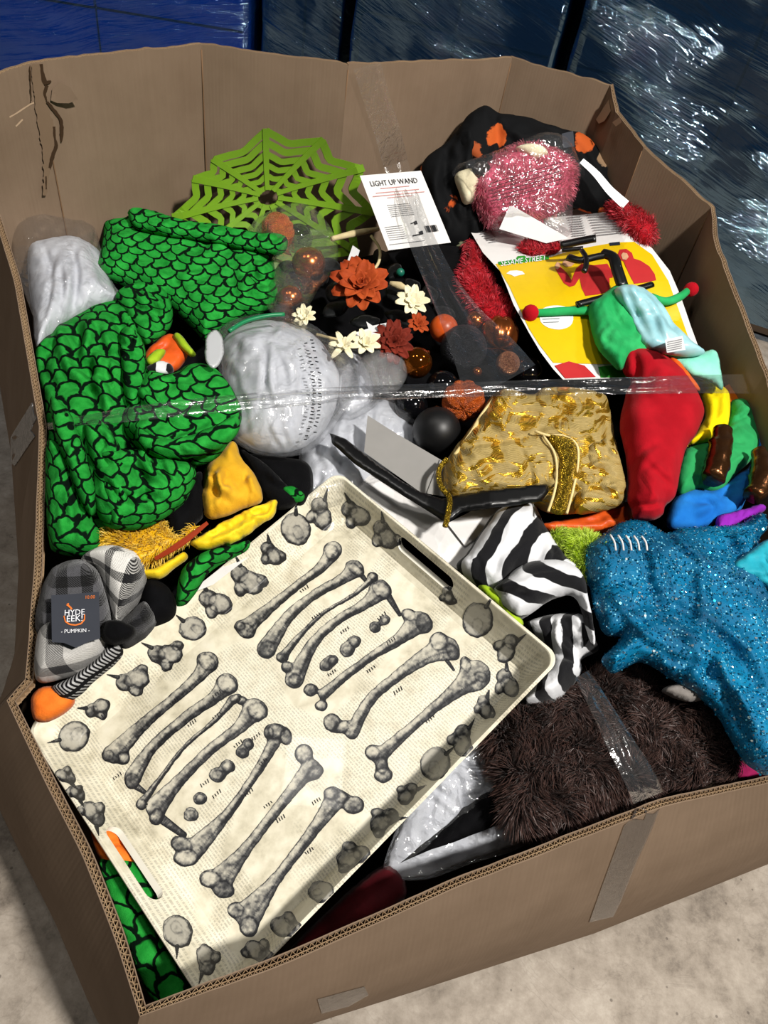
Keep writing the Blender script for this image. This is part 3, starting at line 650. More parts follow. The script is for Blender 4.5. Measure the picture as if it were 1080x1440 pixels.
# per-vertex outward normals, so neighbouring panels meet
NV = []
for i in range(NR):
    n = outward(R3[i-1], R3[i])+outward(R3[i], R3[(i+1) % NR]); NV.append(n/np.linalg.norm(n))
NV = np.array(NV)
BUL = np.array([.02 if (i <= 9 or i >= 23) else .006*math.sin(i*2.1) for i in range(NR)])
for ci, i0 in enumerate(CREASE):
    i1 = CREASE[(ci+1) % len(CREASE)]; idx = [i0]
    while idx[-1] != i1: idx.append((idx[-1]+1) % NR)
    # resample along the panel
    top = np.array([np.concatenate([R3[k], B3[k], NV[k]]) for k in idx]); s = np.concatenate([[0], np.cumsum(seglen(top[:, :3]))])
    n = max(3, int(s[-1]/.006)); ss = np.linspace(0, s[-1], n+1); T = np.stack([np.interp(ss, s, top[:, k]) for k in range(9)], -1)
    if len(idx) > 2:    # soften kinks inside a panel
        for _ in range(6): T[1:-1] = .25*T[:-2]+.5*T[1:-1]+.25*T[2:]
    u0 = ci*2.0; K = 14; parts = []
    wob = .0022*fbm(ss*45, ss*0+ci, 7, 2)
    for off0, off1 in ((0.0, .0012), (TH-.0012, TH)):
        Vv = []; Uv = []
        for k in range(K+1):
            f = (k/K)**1.2; base = T[:, :3]*(1-f)+T[:, 3:6]*f
            base = base+T[:, 6:9]*(math.sin(f*math.pi)*np.interp(ss, s, BUL[idx]))[:, None]; base[:, 2] += wob*(1-f)
            Vv.append(base); Uv.append(np.stack([ss+u0, np.full(n+1, f*.6)], -1))
        A = np.vstack([v+T[:, 6:9]*off0 for v in Vv]); Bq = np.vstack([v+T[:, 6:9]*off1 for v in Vv]); m = n+1; N = len(A)
        fi = [(k*m+i, k*m+i+1, (k+1)*m+i+1, (k+1)*m+i) for k in range(K) for i in range(n)]
        Fc = fi+[tuple(N+j for j in q[::-1]) for q in fi]+[(i+1, i, N+i, N+i+1) for i in range(n)]
        for k in range(K): Fc += [(k*m, (k+1)*m, N+(k+1)*m, N+k*m), (k*m+n, N+k*m+n, N+(k+1)*m+n, (k+1)*m+n)]
        parts.append((np.vstack([A, Bq]), Fc, np.vstack(Uv*2)))
    v, f, u = join(parts); pan = obj('wall_panel', v, f, M['card_in'], box, u, smooth=False)
    # corrugation seen in the cut edge: two layers of fluting and a middle liner
    fl = []
    for lo, hi, per, sd in ((.0012, .0052, .0062, 0), (.0058, TH-.0012, .0048, 1)):
        mm = max(4, int(s[-1]/per)*2); s2 = np.linspace(0, s[-1], mm+1); T2 = np.stack([np.interp(s2, ss, T[:, k]) for k in range(9)], -1); wb = np.interp(s2, ss, wob)
        o_ = np.where(np.arange(mm+1) % 2 == 0, lo, hi); a = T2[:, :3]+T2[:, 6:9]*o_[:, None]; a[:, 2] += wb-.0006; b = a.copy(); b[:, 2] -= .014
        tv = np.vstack([a, b, a+T2[:, 6:9]*.0007, b+T2[:, 6:9]*.0007]); q = mm+1
        fl.append((tv, [(i, i+1, q+i+1, q+i) for i in range(mm)]+[(2*q+i+1, 2*q+i, 3*q+i, 3*q+i+1) for i in range(mm)]+[(i+1, i, 2*q+i, 2*q+i+1) for i in range(mm)], None))
    a = T[:, :3]+T[:, 6:9]*.0052; a[:, 2] += wob-.0003; b = a.copy(); b[:, 2] -= .014; q = n+1
    tv = np.vstack([a, b, a+T[:, 6:9]*.0007, b+T[:, 6:9]*.0007])
    fl.append((tv, [(i, i+1, q+i+1, q+i) for i in range(n)]+[(2*q+i+1, 2*q+i, 3*q+i, 3*q+i+1) for i in range(n)]+[(i+1, i, 2*q+i, 2*q+i+1) for i in range(n)], None))
    a = T[:, :3]+T[:, 6:9]*.0005; b = T[:, :3]+T[:, 6:9]*(TH-.0005); a[:, 2] -= .0125; b[:, 2] -= .0125
    fl.append((np.vstack([a, b]), [(i, i+1, q+i+1, q+i) for i in range(n)], None))
    v, f, u = join(fl); obj('fluting', v, f, M['card_edge'], pan, u, smooth=False)
    # a short dark score line where the panel folds
    if ci in (4, 5, 6, 7, 10, 11, 14):
        pth = [T[0, :3]*(1-f)+T[0, 3:6]*f-T[0, 6:9]*.0003 for f in np.linspace(.01, .5, 8)]; v, f, u = tube(pth, .0011, 5); obj('score_line', v, f, M['flute'], pan, u)
v = np.vstack([B3+[0, 0, .006]]); obj('bottom', v, [tuple(range(NR))], M['card_in'], box, smooth=False)
# a wall projector for things stuck to the inner back-left wall
def wallproj(i, j):
    return plane_proj(R3[i], R3[j], B3[i])
wp = wallproj(12, 13)
# the back-left corner is torn: liner ripped away in a ragged strip, fluting bared
def ragged(path, ws, seed, amp=2.0):
    p = resample(np.array([(a[0], a[1], w) for a, w in zip(path, ws)], float), 3, False, True); t = np.gradient(p[:, :2], axis=0); t /= np.linalg.norm(t, axis=1)[:, None]; n = np.stack([-t[:, 1], t[:, 0]], -1); k = np.arange(len(p))
    l = p[:, :2]+n*(p[:, 2]+amp*fbm(k*.7, k*0, seed, 2))[:, None]; r = p[:, :2]-n*(p[:, 2]+amp*fbm(k*.7, k*0, seed+9, 2))[:, None]
    return [tuple(a) for a in l]+[tuple(a) for a in r[::-1]]
tb = sheet('torn_strip', ragged([(52, 90), (54, 120), (58, 150), (64, 175), (68, 205), (66, 240), (63, 275)], [7, 8, 8, 11, 9, 5, 1.5], 3), wp, M['torn_strip'], box, off=.0016, thick=.0016, sp=4); tag(tb, 'ragged strip where the liner is torn off, fluting bared')
for pth, ws in (([(58, 90), (60, 104), (64, 116), (72, 114)], [2, 2.5, 3.5, 1]), ([(66, 120), (63, 132), (66, 142)], [2.5, 2, 1]), ([(66, 143), (76, 155), (85, 168), (87, 185), (86, 200)], [1.5, 2.2, 2.2, 2.6, 1]), ([(76, 178), (77, 192), (79, 206), (74, 220), (70, 236)], [1.2, 1.6, 2.4, 3, 2]), ([(65, 248), (65, 266)], [1.2, 1]), ([(42, 92), (43, 118), (44, 142)], [.9, .9, .7])):
    sheet('torn_hollow', ragged(pth, ws, int(pth[0][0]), .8), wp, M['torn_dark'], tb, off=.0022, thick=.0006, sp=3)
fl3 = lambda a, b, off=0.0: wp(a, b, 0.0)+np.outer(.004+.010*np.clip((np.asarray(a)-72)/30, 0, 1)+off, wp.n)
sheet('torn_flap', [(70, 140), (72, 124), (82, 114), (94, 120), (104, 136), (92, 142), (78, 143)], fl3, M['card_in'], box, sp=5, thick=.001)
for pth in ([(0, 172), (22, 160), (44, 146), (58, 142)], [(3, 196), (20, 180), (32, 168)], [(0, 290), (4, 270), (8, 262)]):
    sheet('crease_line', ragged(pth, [1.1]*len(pth), 5, .3), wallproj(11, 12), M['torn'], box, off=.002, thick=.0006, sp=4)
wr = wallproj(16, 17)
sheet('torn_strip', [(838, 168), (856, 140), (859, 156), (850, 170), (842, 174)], wr, M['torn'], box, off=.004, thick=.003, sp=4)
sheet('torn_strip', [(861, 172), (872, 164), (874, 172), (866, 178)], wr, M['torn'], box, off=.006, thick=.003, sp=4)
# pixel -> nearest box wall (for tape stuck on the outside)
_pv = []; _pf = []
for o in box.children:
    if o.name.startswith('wall_panel'):
        k = len(_pv); wl_ = _wloc(o); _pv += [v.co+wl_ for v in o.data.vertices]; _pf += [tuple(i+k for i in p.vertices) for p in o.data.polygons]
_bb = BVHTree.FromPolygons(_pv, _pf)
def box_proj(px, py, off=0.0):
    r = rays(px, py); r = r/np.linalg.norm(r, axis=-1)[..., None]; out = []
    for d in r.tolist():
        h = _bb.ray_cast(Vector(CAM.tolist()), Vector(d)); out.append(np.array(h[0])+np.array(h[1])*(off if (h[1].dot(Vector(d)) < 0) else -off) if h[0] is not None else np.array([np.nan]*3))
    out = np.array(out); bad = np.isnan(out).any(1)
    if bad.any() and (~bad).any(): out[bad] = out[~bad][-1]
    return out
sheet('tape_strip', [(884, 1140), (930, 1128), (916, 1165), (895, 1210), (872, 1268), (862, 1288), (828, 1296), (846, 1245), (866, 1190)], box_proj, M['tape_ol'], box, off=.0012, thick=.0004, sp=9)
sheet('tape_strip', [(2, 640), (20, 608), (46, 566), (58, 575), (62, 598), (44, 622), (22, 655), (2, 690)], box_proj, M['tape_ol2'], box, off=.0012, thick=.0004, sp=9)
sheet('tape_strip', [(446, 1404), (475, 1396), (512, 1386), (518, 1398), (490, 1414), (452, 1424)], box_proj, M['tape_ol'], box, off=.0012, thick=.0004, sp=9)
# ---------------------------------------------------------------- serving tray printed with engraved bones
def uray(x, y):
    r = rays(np.array([x]), np.array([y]))[0]; return r/-r[2]
hC = .868; _A, _B, _C, _D = uray(473, 660), uray(788, 923), uray(300, 1436), uray(36, 1026)
_h = np.linalg.solve(np.stack([_A, -_B, -_D], 1), -_C*hC)
TA, TB, TD, TC = CAM+_A*_h[0], CAM+_B*_h[1], CAM+_D*_h[2], CAM+_C*hC
tc = (TA+TB+TC+TD)/4; tex = (TB-TA)/np.linalg.norm(TB-TA); tey = (TA-TD); tey -= tex*(tey@tex); tey /= np.linalg.norm(tey); tez = np.cross(tex, tey)
if tez[2] < 0: tez = -tez
ta, tb_ = np.linalg.norm(TB-TA)/2, np.linalg.norm(TA-TD)/2
def TL(x, y, z): return tc+tex*x+tey*y+tez*z
def rrect(a, b, r, n=8, m=14):
    out = []
    for (cx, cy, a0) in ((a-r, b-r, 0), (-a+r, b-r, 90), (-a+r, -b+r, 180), (a-r, -b+r, 270)):
        for k in range(n+1): t = math.radians(a0+90*k/n); out.append((cx+r*math.cos(t), cy+r*math.sin(t)))
        nx = {0: (-a+r, b), 90: (-a, -b+r), 180: (a-r, -b), 270: (a, b-r)}[a0]; x0, y0 = out[-1]
        for k in range(1, m): out.append((x0+(nx[0]-x0)*k/m, y0+(nx[1]-y0)*k/m))
    return np.array(out)
DEP, FLR = .050, .026
prof = [(.0005, -.0030), (0, -.0012), (.0010, 0), (.0036, 0), (.0046, -.0012), (.004+FLR*.35, -DEP*.40), (.004+FLR*.7, -DEP*.75), (.004+FLR*.95, -DEP*.96), (.004+FLR*1.25, -DEP), (.05, -DEP), (.10, -DEP), (.145, -DEP)]
outer = [(.10, -DEP-.0035), (FLR*1.0, -DEP-.0035), (FLR*.75, -DEP*.95), (FLR*.4, -DEP*.55)]
loops = [(e, z, .016) for e, z in outer]+[(e, z, .018) for e, z in prof]
V = []; NL = None
for e, z, r in loops:
    q = rrect(ta-e, tb_-e, max(.006, r-e*.1)); NL = len(q); V += [TL(x, y, z) for x, y in q]
Fc = [(k*NL+i, k*NL+(i+1) % NL, (k+1)*NL+(i+1) % NL, (k+1)*NL+i) for k in range(len(loops)-1) for i in range(NL)]
Fc += [tuple(range(NL))[::-1], tuple((len(loops)-1)*NL+i for i in range(NL))]
tray = thing('serving_tray', 'cream serving tray printed with rows of engraved grey bones, lying in front', 'tray', TL(0, 0, -DEP))
_lv = np.array(V)-tc; body = obj('tray_body', V, Fc, M['tray'], tray, np.stack([_lv@tex, _lv@tey], -1), origin=TL(0, 0, -DEP), smooth=False)
# local axes for the print's text rows
bm = bmesh.new(); bm.from_mesh(body.data); bmesh.ops.recalc_face_normals(bm, faces=bm.faces); bm.to_mesh(body.data); bm.free()
body.data.materials.append(M['tray_out'])
def slot_cutter(cx, sgn, L=.100, H=.021, zc=-.021):
    q = []; n = 10
    for k in range(n+1): t = -math.pi/2+math.pi*k/n; q.append((L/2-H/2+H/2*math.cos(t), H/2*math.sin(t)))
    for k in range(n+1): t = math.pi/2+math.pi*k/n; q.append((-L/2+H/2+H/2*math.cos(t), H/2*math.sin(t)))
    m = len(q); y0, y1 = sgn*(tb_+.03), sgn*(tb_-.05); v = [TL(cx+a, y0, zc+b) for a, b in q]+[TL(cx+a, y1, zc+b) for a, b in q]
    f = [tuple(range(m)), tuple(range(2*m-1, m-1, -1))]+[(i, m+i, m+(i+1) % m, (i+1) % m) for i in range(m)]
    c = obj('cut', v, f, M['tray_out'], None, smooth=False); b_ = bmesh.new(); b_.from_mesh(c.data); bmesh.ops.recalc_face_normals(b_, faces=b_.faces); b_.to_mesh(c.data); b_.free(); return c
cuts = [slot_cutter(-.014, 1), slot_cutter(.016, -1)]
for c in cuts:
    md = body.modifiers.new('slot', 'BOOLEAN'); md.object = c; md.operation = 'DIFFERENCE'; md.solver = 'EXACT'
    try: md.material_mode = 'TRANSFER'
    except Exception: pass
bpy.context.view_layer.update(); dg = bpy.context.evaluated_depsgraph_get(); nm = bpy.data.meshes.new_from_object(body.evaluated_get(dg)); body.modifiers.clear(); body.data = nm; nm.name = 'tray_body'
for c in cuts: bpy.data.objects.remove(c)
# pixel -> tray surface
_w = np.array(_wloc(body)); bvh = BVHTree.FromPolygons([Vector((np.array(v.co)+_w).tolist()) for v in nm.vertices], [tuple(p.vertices) for p in nm.polygons])
_flp = plane_proj(TL(0, 0, -DEP), TL(.1, 0, -DEP), TL(0, .1, -DEP))
def tray_proj(px, py, off=0.0):
    r = rays(px, py); r = r/np.linalg.norm(r, axis=-1)[..., None]; out = np.zeros(r.shape); fb = _flp(np.asarray(px, float), np.asarray(py, float), 0.0)
    o_ = Vector(CAM.tolist())
    for i, d in enumerate(r.tolist()):
        h = bvh.ray_cast(o_, Vector(d))[0]; out[i] = h if h is not None else (np.nan, np.nan, np.nan)
    return out-r*off
def clip(v, f, u):
    """drop what falls off the tray's edge"""
    ok = ~np.isnan(v).any(1); f = [q for q in f if all(ok[i] for i in q)]
    used = sorted({i for q in f for i in q}); mp = {j: k for k, j in enumerate(used)}
    return v[used], [tuple(mp[i] for i in q) for q in f], np.asarray(u)[used]
def put_print(name, vfu, mat, parent):
    v, f, u = clip(*vfu)
    return obj(name, v, f, mat, parent, u) if len(f) else None
def smin(a, b, k):
    h = np.clip(.5+.5*(b-a)/k, 0, 1); return b*(1-h)+a*h-k*h*(1-h)
def sd_chain(q, path, ws):
    p = np.array(path, float); d = np.full(len(q), 1e9); n = len(p)
    fine = resample(np.array([(a[0], a[1], w) for a, w in zip(path, ws)], float), 3, False, True)
    for x, y, w in fine: d = np.minimum(d, np.hypot(q[:, 0]-x, q[:, 1]-y)-w)
    return d
def sd_ell(q, e):
    a = math.radians(e[4] if len(e) > 4 else 0); dx, dy = q[:, 0]-e[0], q[:, 1]-e[1]; x = dx*math.cos(a)+dy*math.sin(a); y = -dx*math.sin(a)+dy*math.cos(a)
    return (np.hypot(x/e[2], y/e[3])-1)*min(e[2], e[3])
def ink_shape(name, sdf, inner, bbox, parent, seed, step=1.35, off=.0006, mat='engrave', dark=0.0, light=(-.6, -.8)):
    """a drawn shape: the mesh follows the outline, uv.x carries the tone of the drawing"""
    x0, y0, x1, y1 = bbox; xs = np.arange(x0, x1, step); ys = np.arange(y0, y1, step); nx, ny = len(xs), len(ys)
    q = np.stack(np.meshgrid(xs, ys), -1).reshape(-1, 2); d = sdf(q); ins = (d < 0).reshape(ny, nx)
    cell = ins[:-1, :-1] | ins[1:, :-1] | ins[:-1, 1:] | ins[1:, 1:]; J, I = np.nonzero(cell)
    f = np.stack([J*nx+I, J*nx+I+1, (J+1)*nx+I+1, (J+1)*nx+I], 1); used, inv = np.unique(f, return_inverse=True); f = inv.reshape(f.shape); q = q[used]
    for _ in range(2):
        d = sdf(q); h = .5; g = np.stack([sdf(q+[h, 0])-sdf(q-[h, 0]), sdf(q+[0, h])-sdf(q-[0, h])], -1)/(2*h); gl = np.linalg.norm(g, axis=1)+1e-6
        m = d > 0; q[m] = q[m]-(g[m]/gl[m][:, None])*(d[m]/np.maximum(gl[m], .3))[:, None]
    d = np.minimum(sdf(q), 0); gx = g/gl[:, None]; w = np.clip(1+d/9., 0, 1)
    tone = .39+dark+.75*np.exp(d/1.3)+.38*w*(gx@-np.array(light))
    for k, iv in enumerate(inner): di = iv(q); tone = tone+.42*np.exp(-np.abs(di)/1.1)+.16*np.clip(-di/6, 0, 1)*(1 if k % 2 else -1)
    hat = np.sin((q[:, 0]*.8+q[:, 1]*.6)*1.9+3*fbm(q[:, 0]/9, q[:, 1]/9, seed)); tone = tone+.13*hat*w+.30*fbm(q[:, 0]/4, q[:, 1]/4, seed+5, 3)+.22*fbm(q[:, 0]/16, q[:, 1]/16, seed+8, 2)
    return put_print(name, (tray_proj(q[:, 0], q[:, 1], off), [tuple(t) for t in f], np.stack([np.clip(tone, 0, 1), np.zeros(len(q))], -1)), M[mat], parent)
def box_of(pts, pad): p = np.array(pts, float); return (p[:, 0].min()-pad, p[:, 1].min()-pad, p[:, 0].max()+pad, p[:, 1].max()+pad)
def bone(shaft, ws, knobs, shadow=None):
    def sdf(q):
        d = sd_chain(q, shaft, ws)
        for kb in knobs: d = smin(d, sd_ell(q, kb), 5.)
        return d+.8*fbm(q[:, 0]/7, q[:, 1]/7, 3, 2)
    inner = [(lambda q, kb=kb: sd_ell(q, kb)+1.5*fbm(q[:, 0]/6, q[:, 1]/6, 9, 2)+1.5) for kb in knobs]
    p = np.array(shaft, float); nr = np.array([-(p[-1]-p[0])[1], (p[-1]-p[0])[0]]); nr /= np.linalg.norm(nr)
    inner.append(lambda q: sd_chain(q, [tuple(a-nr*w*.35) for a, w in zip(p, ws)], [.5]*len(ws)))
    b = ink_shape('printed_bone', sdf, inner, box_of(list(shaft)+[k[:2] for k in knobs], 26), tray, int(shaft[0][0]))
    if shadow:
        sp_ = shadow; ink_shape('printed_shading', lambda q: sd_chain(q, sp_[0], sp_[1]), [], box_of(sp_[0], 9), b, 3, off=.0003, dark=.35)
    return b
def lump(k):
    a = math.radians(k[4]); c1 = (k[0]+k[2]*.5*math.cos(a), k[1]+k[2]*.5*math.sin(a), k[3]*.95, k[3]*.9, 0); c2 = (k[0]-k[2]*.5*math.cos(a), k[1]-k[2]*.5*math.sin(a), k[3]*1.05, k[3], 0)
    ink_shape('printed_bone', lambda q: smin(sd_ell(q, c1), sd_ell(q, c2), 5.)+1.2*fbm(q[:, 0]/6, q[:, 1]/6, int(k[0]), 2), [lambda q: sd_ell(q, c1)+3, lambda q: sd_ell(q, c2)+4], (k[0]-32, k[1]-32, k[0]+32, k[1]+32), tray, int(k[0]))
# upper group
bone([(470, 772), (452, 797), (420, 822), (385, 850), (345, 884)], [11, 8, 6.5, 7.5, 12], [(466, 776, 13, 10, 60), (347, 886, 13, 10, 45), (338, 880, 8, 7, 0)])
bone([(499, 800), (480, 815), (440, 838), (405, 868), (375, 912)], [12, 8, 7, 8.5, 13], [(500, 801, 14, 8, 40), (376, 913, 12, 13, 20)], [[(506, 806), (516, 818)], [4, 3]])
bone([(526, 812), (495, 838), (455, 862), (420, 896), (397, 924)], [5, 3, 3, 4, 7], [(524, 811, 8, 6, 30), (396, 925, 8, 6, 20)])
bone([(535, 830), (512, 850), (475, 872), (440, 905), (414, 955)], [14, 8, 6.5, 8, 13], [(536, 829, 16, 11, 35), (404, 938, 9, 8, 0), (414, 956, 10, 9, 0)], [[(546, 838), (562, 864)], [5, 3]])
for k in ((534, 877, 17, 8, -35), (493, 908, 15, 10, -50), (463, 932, 11, 9, -40)): lump(k)
bone([(586, 876), (562, 898), (520, 925), (480, 955), (455, 976)], [16, 9, 6, 6.5, 8], [(575, 865, 11, 9, 30), (596, 876, 12, 15, -20), (452, 992, 9, 8, 0), (437, 970, 10, 9, 0)])
bone([(628, 912), (600, 922), (560, 950), (520, 985), (495, 1030)], [17, 12, 8, 8, 10], [(617, 902, 13, 14, 10), (636, 916, 9, 14, -30), (482, 1022, 14, 9, -15), (467, 1016, 12, 13, 0)], [[(628, 928), (638, 942)], [3, 2]])
bone([(668, 950), (645, 968), (605, 1000), (565, 1035), (535, 1062)], [22, 12, 7.5, 8, 11], [(655, 935, 8, 12, -10), (676, 952, 11, 8, 20), (524, 1058, 11, 11, 0), (537, 1076, 9, 14, -10), (539, 1090, 13, 11, 0)])
# lower group
bone([(294, 930), (275, 955), (235, 990), (200, 1020), (160, 1060)], [13, 9, 7.5, 9, 14], [(291, 931, 16, 11, 40), (152, 1062, 9, 8, 0), (174, 1066, 9, 10, 0)])
bone([(320, 962), (300, 982), (260, 1010), (215, 1050), (188, 1090)], [14, 9, 8, 8, 12], [(319, 962, 16, 13, 35), (186, 1098, 11, 12, 0)], [[(192, 1106), (206, 1116)], [5, 3]])
bone([(327, 985), (300, 1015), (260, 1050), (225, 1095), (203, 1125)], [6, 3.5, 3, 3.5, 6], [(331, 982, 9, 6, -20), (199, 1131, 8, 8, 0)])
bone([(357, 998), (335, 1024), (295, 1055), (250, 1100), (220, 1135)], [16, 9, 7.5, 9, 15], [(362, 1000, 15, 13, 20), (340, 985, 8, 6, 0), (220, 1148, 10, 13, 10)], [[(228, 1152), (258, 1174)], [7, 5]])
for k in ((345, 1052, 14, 9, -55), (313, 1084, 18, 11, -40), (275, 1134, 26, 10, -60)): lump(k)
bone([(385, 1045), (368, 1075), (345, 1110), (315, 1150), (275, 1192)], [9, 7, 6, 8, 15], [(388, 1028, 13, 11, 0), (402, 1036, 9, 12, 0), (378, 1030, 7, 10, 0), (256, 1188, 17, 12, 20), (262, 1206, 18, 13, 0)])
bone([(436, 1078), (412, 1110), (380, 1150), (345, 1195), (312, 1235)], [12, 9, 7.5, 9, 17], [(427, 1060, 13, 14, 0), (443, 1086, 10, 14, 50), (296, 1236, 16, 13, 0), (314, 1250, 16, 13, 20)])
bone([(472, 1124), (452, 1152), (420, 1195), (385, 1240), (350, 1285)], [15, 10, 8, 9, 20], [(466, 1116, 11, 10, 0), (497, 1132, 16, 13, 0), (480, 1122, 12, 9, 10), (332, 1280, 12, 12, 0), (350, 1303, 13, 15, 0)])
# cross-sections printed round the sides
def section(cx, cy, r, rot, sd):
    r = r*1.18
    rd = random.Random(sd); a = math.radians(rot); els = []
    kind = sd % 4
    if kind == 0: els = [(cx, cy, r*.92, r*.80, rot), (cx+r*.25*math.cos(a), cy+r*.25*math.sin(a), r*.45, r*.35, rot)]
    else:
        els = [(cx+r*.25*math.cos(a), cy+r*.25*math.sin(a), r*.72, r*.55, rot), (cx-r*.45*math.cos(a), cy-r*.45*math.sin(a), r*.5, r*.48, rot+30), (cx+r*.55*math.cos(a+1.5), cy+r*.55*math.sin(a+1.5), r*.42, r*.34, rot+50)]
        if kind > 1: els.append((cx+r*.8*math.cos(a-.6), cy+r*.8*math.sin(a-.6), r*.36, r*.28, rot))
    def sdf(q):
        d = sd_ell(q, els[0])
        for e in els[1:]: d = smin(d, sd_ell(q, e), 4.)
        return d+1.3*fbm(q[:, 0]/7, q[:, 1]/7, sd, 2)
    inner = [(lambda q, e=e: sd_ell(q, e)+2+2.2*fbm(q[:, 0]/8, q[:, 1]/8, sd+2, 2)) for e in els]
    s = ink_shape('printed_section', sdf, inner, (cx-r*1.7, cy-r*1.7, cx+r*1.7, cy+r*1.7), tray, sd, dark=-.04 if kind else -.14, mat='engrave2')
    if s is None: return
    b = a+math.pi*1.15; nd = [(cx+r*.8*math.cos(b), cy+r*.8*math.sin(b)), (cx+r*1.45*math.cos(b), cy+r*1.45*math.sin(b))]
    ink_shape('printed_needle', lambda q: sd_chain(q, nd, [3.2, .8]), [], box_of(nd, 6), s, sd, off=.0009, dark=.4)
for i, (x, y, r) in enumerate([(104, 1036, 22), (137, 996, 17), (186, 957, 22), (232, 920, 22), (271, 884, 18), (303, 846, 22), (347, 815, 23), (382, 778, 17), (416, 744, 22), (452, 722, 21)]): section(x, y, r, -40+i*13, 20+i)
for i, (x, y, r) in enumerate([(500, 722, 20), (541, 752, 20), (630, 838, 12), (672, 872, 23), (714, 912, 19)]): section(x, y, r, 35+i*20, 41+i)
for i, (x, y, r) in enumerate([(714, 960, 19), (682, 994, 15), (650, 1040, 20), (612, 1074, 22), (574, 1116, 16), (540, 1154, 20), (497, 1205, 22), (452, 1254, 17), (404, 1305, 22), (365, 1340, 20)]): section(x, y, r, 60+i*17, 61+i)
for i, (x, y, r) in enumerate([(92, 1092, 14), (108, 1116, 12), (132, 1145, 18), (250, 1310, 22), (290, 1350, 20)]): section(x, y, r, 200+i*15, 81+i)
# small printed letters beside the bones
rd = random.Random(4); tx = []
for (x, y) in [(423, 832), (440, 870), (545, 905), (517, 945), (555, 975), (600, 1015), (532, 870), (480, 890), (462, 950), (240, 990), (265, 1020), (300, 1010), (330, 1050), (365, 1075), (300, 1120), (345, 1118), (372, 1135), (390, 1155), (430, 1200), (440, 1130), (355, 1040), (283, 1105), (140, 1010), (300, 980), (160, 1095)]:
    for k in range(4):
        x0, y0 = x+k*3.2, y-k*2.4; tx.append((x0-1.2, y0-rd.uniform(1, 3), x0+1.2, y0+rd.uniform(1, 3), 1.3))
o = put_print('printed_letters', lines_px(tx, tray_proj, .0008), M['ink'], tray); o['kind'] = 'stuff'
# ---------------------------------------------------------------- black filler sheet added under the pile to close its gaps
def to_px(q):
    v = (np.asarray(q)-CAM)@ROT; return np.stack([540+F*v[..., 0]/-v[..., 2], 720-F*v[..., 1]/-v[..., 2]], -1)
inner = []
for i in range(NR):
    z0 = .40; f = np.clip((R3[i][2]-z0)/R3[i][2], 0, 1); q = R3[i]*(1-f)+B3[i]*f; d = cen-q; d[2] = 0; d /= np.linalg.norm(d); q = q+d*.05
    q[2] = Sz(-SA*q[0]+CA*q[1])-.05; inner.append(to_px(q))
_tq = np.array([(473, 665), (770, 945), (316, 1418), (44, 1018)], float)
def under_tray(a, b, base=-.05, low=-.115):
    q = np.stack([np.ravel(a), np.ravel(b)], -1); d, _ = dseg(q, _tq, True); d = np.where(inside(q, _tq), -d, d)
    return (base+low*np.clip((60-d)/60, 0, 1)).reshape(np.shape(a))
cloth('black_filler', inner, M['black'], None, dz=under_tray, bulge=.008, edge=30, noise=(.010, 60, 60, 20), sp=12, seed=2, face=.0, smooth=False)
tag(bpy.data.objects['black_filler'], 'large black filler sheet added underneath the pile, showing dark in the gaps', 'filler')

# ---------------------------------------------------------------- green dragon costume
dr = thing('dragon_costume', 'bright green fleece dragon costume with black-outlined scales, heaped at left', 'costume', pp(190, 560, -.03))
cloth('torso', [(50, 492), (90, 455), (135, 430), (172, 424), (200, 445), (206, 480), (210, 520), (240, 527), (262, 560), (285, 620), (265, 680), (232, 720), (200, 742), (165, 745), (120, 740), (80, 735), (67, 700), (66, 640), (66, 600), (62, 560), (52, 520)], M['scale'], dr, dz=0, bulge=.060, edge=55,
      folds=[([(172, 440), (182, 500), (195, 560), (200, 640), (180, 700)], 9, -.016), ([(150, 470), (158, 540), (150, 600)], 8, .010), ([(205, 470), (192, 520), (200, 580)], 8, .012), ([(70, 600), (100, 640), (110, 700)], 7, -.015), ([(120, 600), (135, 660), (160, 720)], 8, .012), ([(205, 600), (230, 650), (215, 700)], 7, -.014), ([(240, 560), (215, 590), (180, 600)], 8, -.014)], noise=(.006, 40, 40, 30), uvdisp=.35, auto=(20, 75, 100, 9, 0.015), sp=3.4, uvrot=8, seed=4)
cloth('hood', [(150, 312), (178, 306), (184, 293), (215, 297), (250, 308), (300, 316), (350, 326), (399, 331), (402, 352), (386, 363), (388, 390), (391, 420), (372, 440), (345, 446), (320, 457), (300, 470), (287, 480), (265, 457), (240, 436), (212, 424), (180, 405), (150, 392), (134, 376), (143, 350), (146, 325)], M['scale_small'], dr, dz=.015, bulge=.050, edge=38,
      folds=[([(150, 330), (220, 338), (300, 346), (395, 356)], 5, -.014), ([(190, 318), (260, 330), (390, 340)], 5, .008), ([(140, 378), (200, 372), (240, 395), (275, 450)], 6, -.010), ([(350, 380), (356, 400), (380, 408)], 6, -.018), ([(345, 440), (360, 415), (388, 400)], 6, -.010), ([(150, 345), (190, 350), (230, 365)], 6, .008)], noise=(.004, 40, 30, 10), auto=(12, 12, 90, 8, 0.009), sp=3.2, uvrot=-6, seed=9)
cloth('neck', [(163, 415), (185, 400), (215, 397), (235, 410), (243, 438), (238, 462), (222, 478), (205, 486), (192, 470), (175, 440)], M['scale_small'], dr, dz=.035, bulge=.028, edge=22, folds=[([(180, 412), (212, 414), (236, 436)], 5, -.015), ([(190, 440), (215, 445), (230, 462)], 4, -.010), ([(188, 425), (215, 430), (238, 450)], 4, .008)], noise=(.003, 30, 12, 40), auto=(7, 30, 35, 5, 0.007), sp=3, uvrot=40, seed=14)
